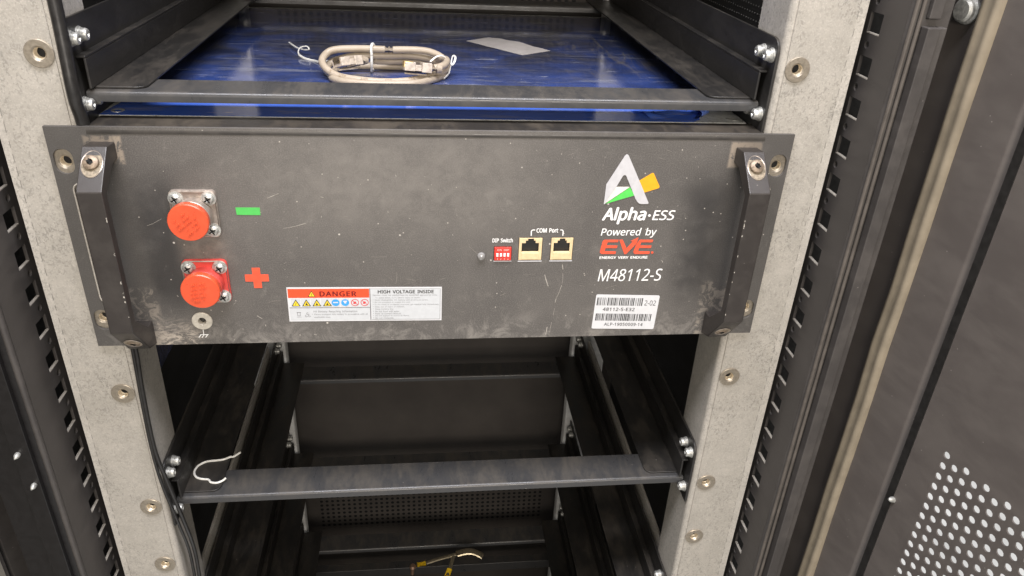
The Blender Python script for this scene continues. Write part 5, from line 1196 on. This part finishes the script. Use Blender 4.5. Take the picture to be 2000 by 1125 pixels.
def plug(tip, tail, roll, name='plug'):
    tip = Vector(tip); tail = Vector(tail); d = (tip - tail).normalized()
    up = Vector((0, 0, 1)); up = (up - d * up.dot(d)).normalized(); sd = d.cross(up)
    up2 = up * math.cos(roll) + sd * math.sin(roll); sd = d.cross(up2); up = up2
    F = lambda a, b, c_: tuple(tip - d * a + sd * b + up * c_)
    def bx(bm, a0, a1, b0, b1, c0, c1, mi=0):
        vs = [bm.verts.new(F(a, b, c_)) for a, b, c_ in ((a0, b0, c0), (a1, b0, c0), (a1, b1, c0), (a0, b1, c0), (a0, b0, c1), (a1, b0, c1), (a1, b1, c1), (a0, b1, c1))]
        for f in ((0, 3, 2, 1), (4, 5, 6, 7), (0, 1, 5, 4), (1, 2, 6, 5), (2, 3, 7, 6), (3, 0, 4, 7)): bm.faces.new([vs[i] for i in f]).material_index = mi
    bm = bm_new()
    bx(bm, 0, .0085, -.0058, .0058, -.0033, .0033)
    bx(bm, .0086, .0135, -.0050, .0050, -.0030, .0016)
    bx(bm, .0136, .0215, -.0058, .0058, -.0036, .0036)
    p = obj(name, bm, 'clear', net, .0005)
    bm = bm_new()
    for k in range(8):
        b = -.00357 + k * .00102
        bx(bm, -.0002, .0065, b - .0003, b + .0003, .0033, .0036); bx(bm, -.0003, -.0001, b - .0003, b + .0003, -.0010, .0036)
    obj('contacts', bm, 'gold', p)
    bm = bm_new()
    pts = [F(.001, 0, -.0042), F(.010, 0, -.0062), F(.0175, 0, -.0075)]
    bx(bm, .001, .0185, -.0016, .0016, -.0062, -.0050)
    obj('latch', bm, 'clear', p, .0003)
    bm = bm_new()
    tube(bm, [F(.0215, 0, 0), F(.026, 0, 0), F(.0300, 0, 0)], [.0042, .0036, .0030], 12)
    obj('boot', bm, 'cable', p)
plug((-.0760, .1285, .1725), (-.0575, .1475, .1705), .35)
plug((-.0250, .1248, .1722), (-.0060, .1280, .1702), .15)
def wire(pts, r, name, mat, parent, fl=1.0):
    bm = bm_new(); tube(bm, spline(pts, 8), r, 8, flatten=fl); return obj(name, bm, mat, parent)
wire(mm([(-131, 256, 161.5), (-122, 236, 161.5), (-114, 222, 162.5), (-108.5, 216.5, 164.0), (-111, 219.5, 166.0), (-116.5, 218.5, 164.6), (-117.0, 211, 161.2), (-111, 203, 159.2), (-101.5, 195, 158.9), (-95, 183, 160.5), (-88, 170, 164.4), (-80, 162, 166.5)]), .00095, 'wire_tie', 'tie', net, .6)
wire(mm([(-4.5, 136, 173.0), (.5, 140, 176.2), (5.5, 143, 176.4), (10.2, 146, 172), (12.6, 149, 168.0), (15.4, 155, 169.0), (16.4, 157.5, 172.6), (14.2, 156, 173.6), (13.0, 152.5, 170), (12.0, 148, 166.5), (10.5, 143, 162.5), (6.5, 138, 159.5)]), .00095, 'wire_tie', 'tie', net, .6)
wire(mm([(-50.8, 150.5, 174), (-50.9, 151.2, 180.2), (-49.8, 155.5, 182.0), (-48.8, 160.5, 178.5), (-48.2, 166.5, 170.5), (-48.6, 173.5, 164.5), (-50.0, 175.0, 160.0), (-51.2, 170.0, 158.7), (-52.0, 160.0, 159.0), (-51.2, 152.0, 165), (-50.8, 150.5, 174)]), .0011, 'wire_tie', 'tie', net)

# paper slip
bm = bm_new()
c0, c1, c2, c3 = (Vector((33.2, 300.0, 0)), Vector((58.0, 321.6, 0)), Vector((112.2, 260.3, 0)), Vector((82.3, 238.8, 0)))
N = 14; rows = []
for i in range(N + 1):
    t_ = i / N; a = c0.lerp(c3, t_); b = c1.lerp(c2, t_); row = []
    for j in range(5):
        q = j / 4; p = a.lerp(b, q) * MM
        p += Vector((0, .0009 * math.sin(t_ * 7) * q, 0))
        row.append((p.x, p.y, .1585 + .0016 * math.sin(math.pi * t_) ** 2 * q + .0006 * math.sin(9 * t_) ** 2 * q))
    rows.append(row)
for dz in (0, .00012):
    V = [[bm.verts.new((x, y, z + dz)) for x, y, z in row] for row in rows]
    for p, q in zip(V, V[1:]):
        for j in range(4): bm.faces.new((p[j], p[j + 1], q[j + 1], q[j]))
tag(obj('paper_slip', bm, 'paper', None, ang=60), 'narrow white paper slip lying on the blue film beside the coiled cable', 'paper slip')

# loose white wire tie on the lower shelf
bm = bm_new()
tube(bm, spline(mm([(-176, 66, -157.5), (-181, 62, -158.5), (-184.5, 62.5, -159.5), (-190, 60, -160.0), (-197, 59, -160.0), (-204, 58, -160.0), (-209.5, 53, -160.0), (-211.0, 46, -160.0), (-208.5, 39.5, -160.0), (-203, 36.2, -160.0), (-197, 35.0, -160.0), (-194, 31.5, -160.0), (-189, 30.6, -160.0), (-184.5, 32.5, -159.5), (-182.0, 34.0, -158.0)]), 7), .00095, 8)
tag(obj('wire_tie', bm, 'tie'), 'loose bent white wire tie lying on the left end of the lower shelf crossbar', 'wire tie')

# black cable down the inside of the left post
bm = bm_new()
tube(bm, spline([(-.2200, .0060, .40), (-.2200, .0060, .30), (-.2198, .0055, .232), (-.2195, .0035, .203), (-.2193, .0015, .176), (-.2195, .0060, .150), (-.2195, .0080, .05), (-.2190, .0052, -.008), (-.2195, .0020, -.040), (-.2190, -.0015, -.093), (-.2160, .0010, -.131), (-.2125, .0060, -.177), (-.2110, .0110, -.216), (-.2105, .0080, -.249), (-.212, .008, -.30), (-.214, .012, -.5), (-.215, .015, -.9)], 8),
     [.0039 - .0023 * max(0, min(1, (i - 40) / 16)) for i in range(129)], 12)
tube(bm, spline([(-.2205, .0060, .02), (-.2208, .0030, -.02), (-.2213, .0005, -.060), (-.2215, -.0005, -.10), (-.2200, .0005, -.135), (-.2165, .0050, -.180), (-.2150, .0100, -.216), (-.2145, .0080, -.249), (-.216, .008, -.30), (-.218, .012, -.5)], 8), .0013, 10)
tag(obj('power_cable', bm, 'blackcable'), 'black cable hanging down along the inner edge of the left galvanised post', 'cable')

# bottom cross brace with two sleeved leads
bm = bm_new(); box(bm, -.2125, .2125, .452, .468, -.775, -.757)
tag(obj('rear_brace', bm, 'bar', None, .001), 'dark horizontal brace between the rear posts, low down behind the wire leads', 'brace')
ld = thing('earth_lead', 'tinned flat lead with yellow sleeves and ring lug, at the bottom edge of the photo', 'wire lead', (0, .37, -.66))
def strip(pts, w, name, mat, h=.0012):
    bm = bm_new(); tube(bm, spline(pts, 6), w, 10, flatten=h / w); return obj(name, bm, mat, ld)
strip(mm([(-14.5, 374, -660), (5, 378, -657), (26, 382, -655), (35, 384, -654)]), .0030, 'lead', 'lug', .0022)
strip(mm([(35, 384, -654), (48, 386, -652.5), (60, 386, -652.5), (72, 382, -655), (77, 380, -658)]), .0062, 'ring_lug', 'lug', .0028)
strip(mm([(31, 383, -655), (27, 370, -658), (24, 361, -661), (20, 350, -663)]), .0030, 'lead', 'lug', .0022)
bm = bm_new(); tube(bm, mm([(-27, 372, -660), (-14, 374.2, -660)]), .0041, 14); obj('sleeve', bm, 'yellowsleeve', ld)
bm = bm_new(); tube(bm, mm([(23.5, 360, -661), (16, 340, -664)]), .0042, 14); obj('sleeve', bm, 'yellowsleeve', ld)
bm = bm_new(); lathe(bm, [(0, .0052), (.0035, .0046), (.0050, .0022), (.0052, 0), (.0028, -.001), (.0028, -.017), (0, -.018)], (-.0340, .367, -.659), (.05, -.1, 1), 16)
obj('bolt', bm, 'copper', ld)
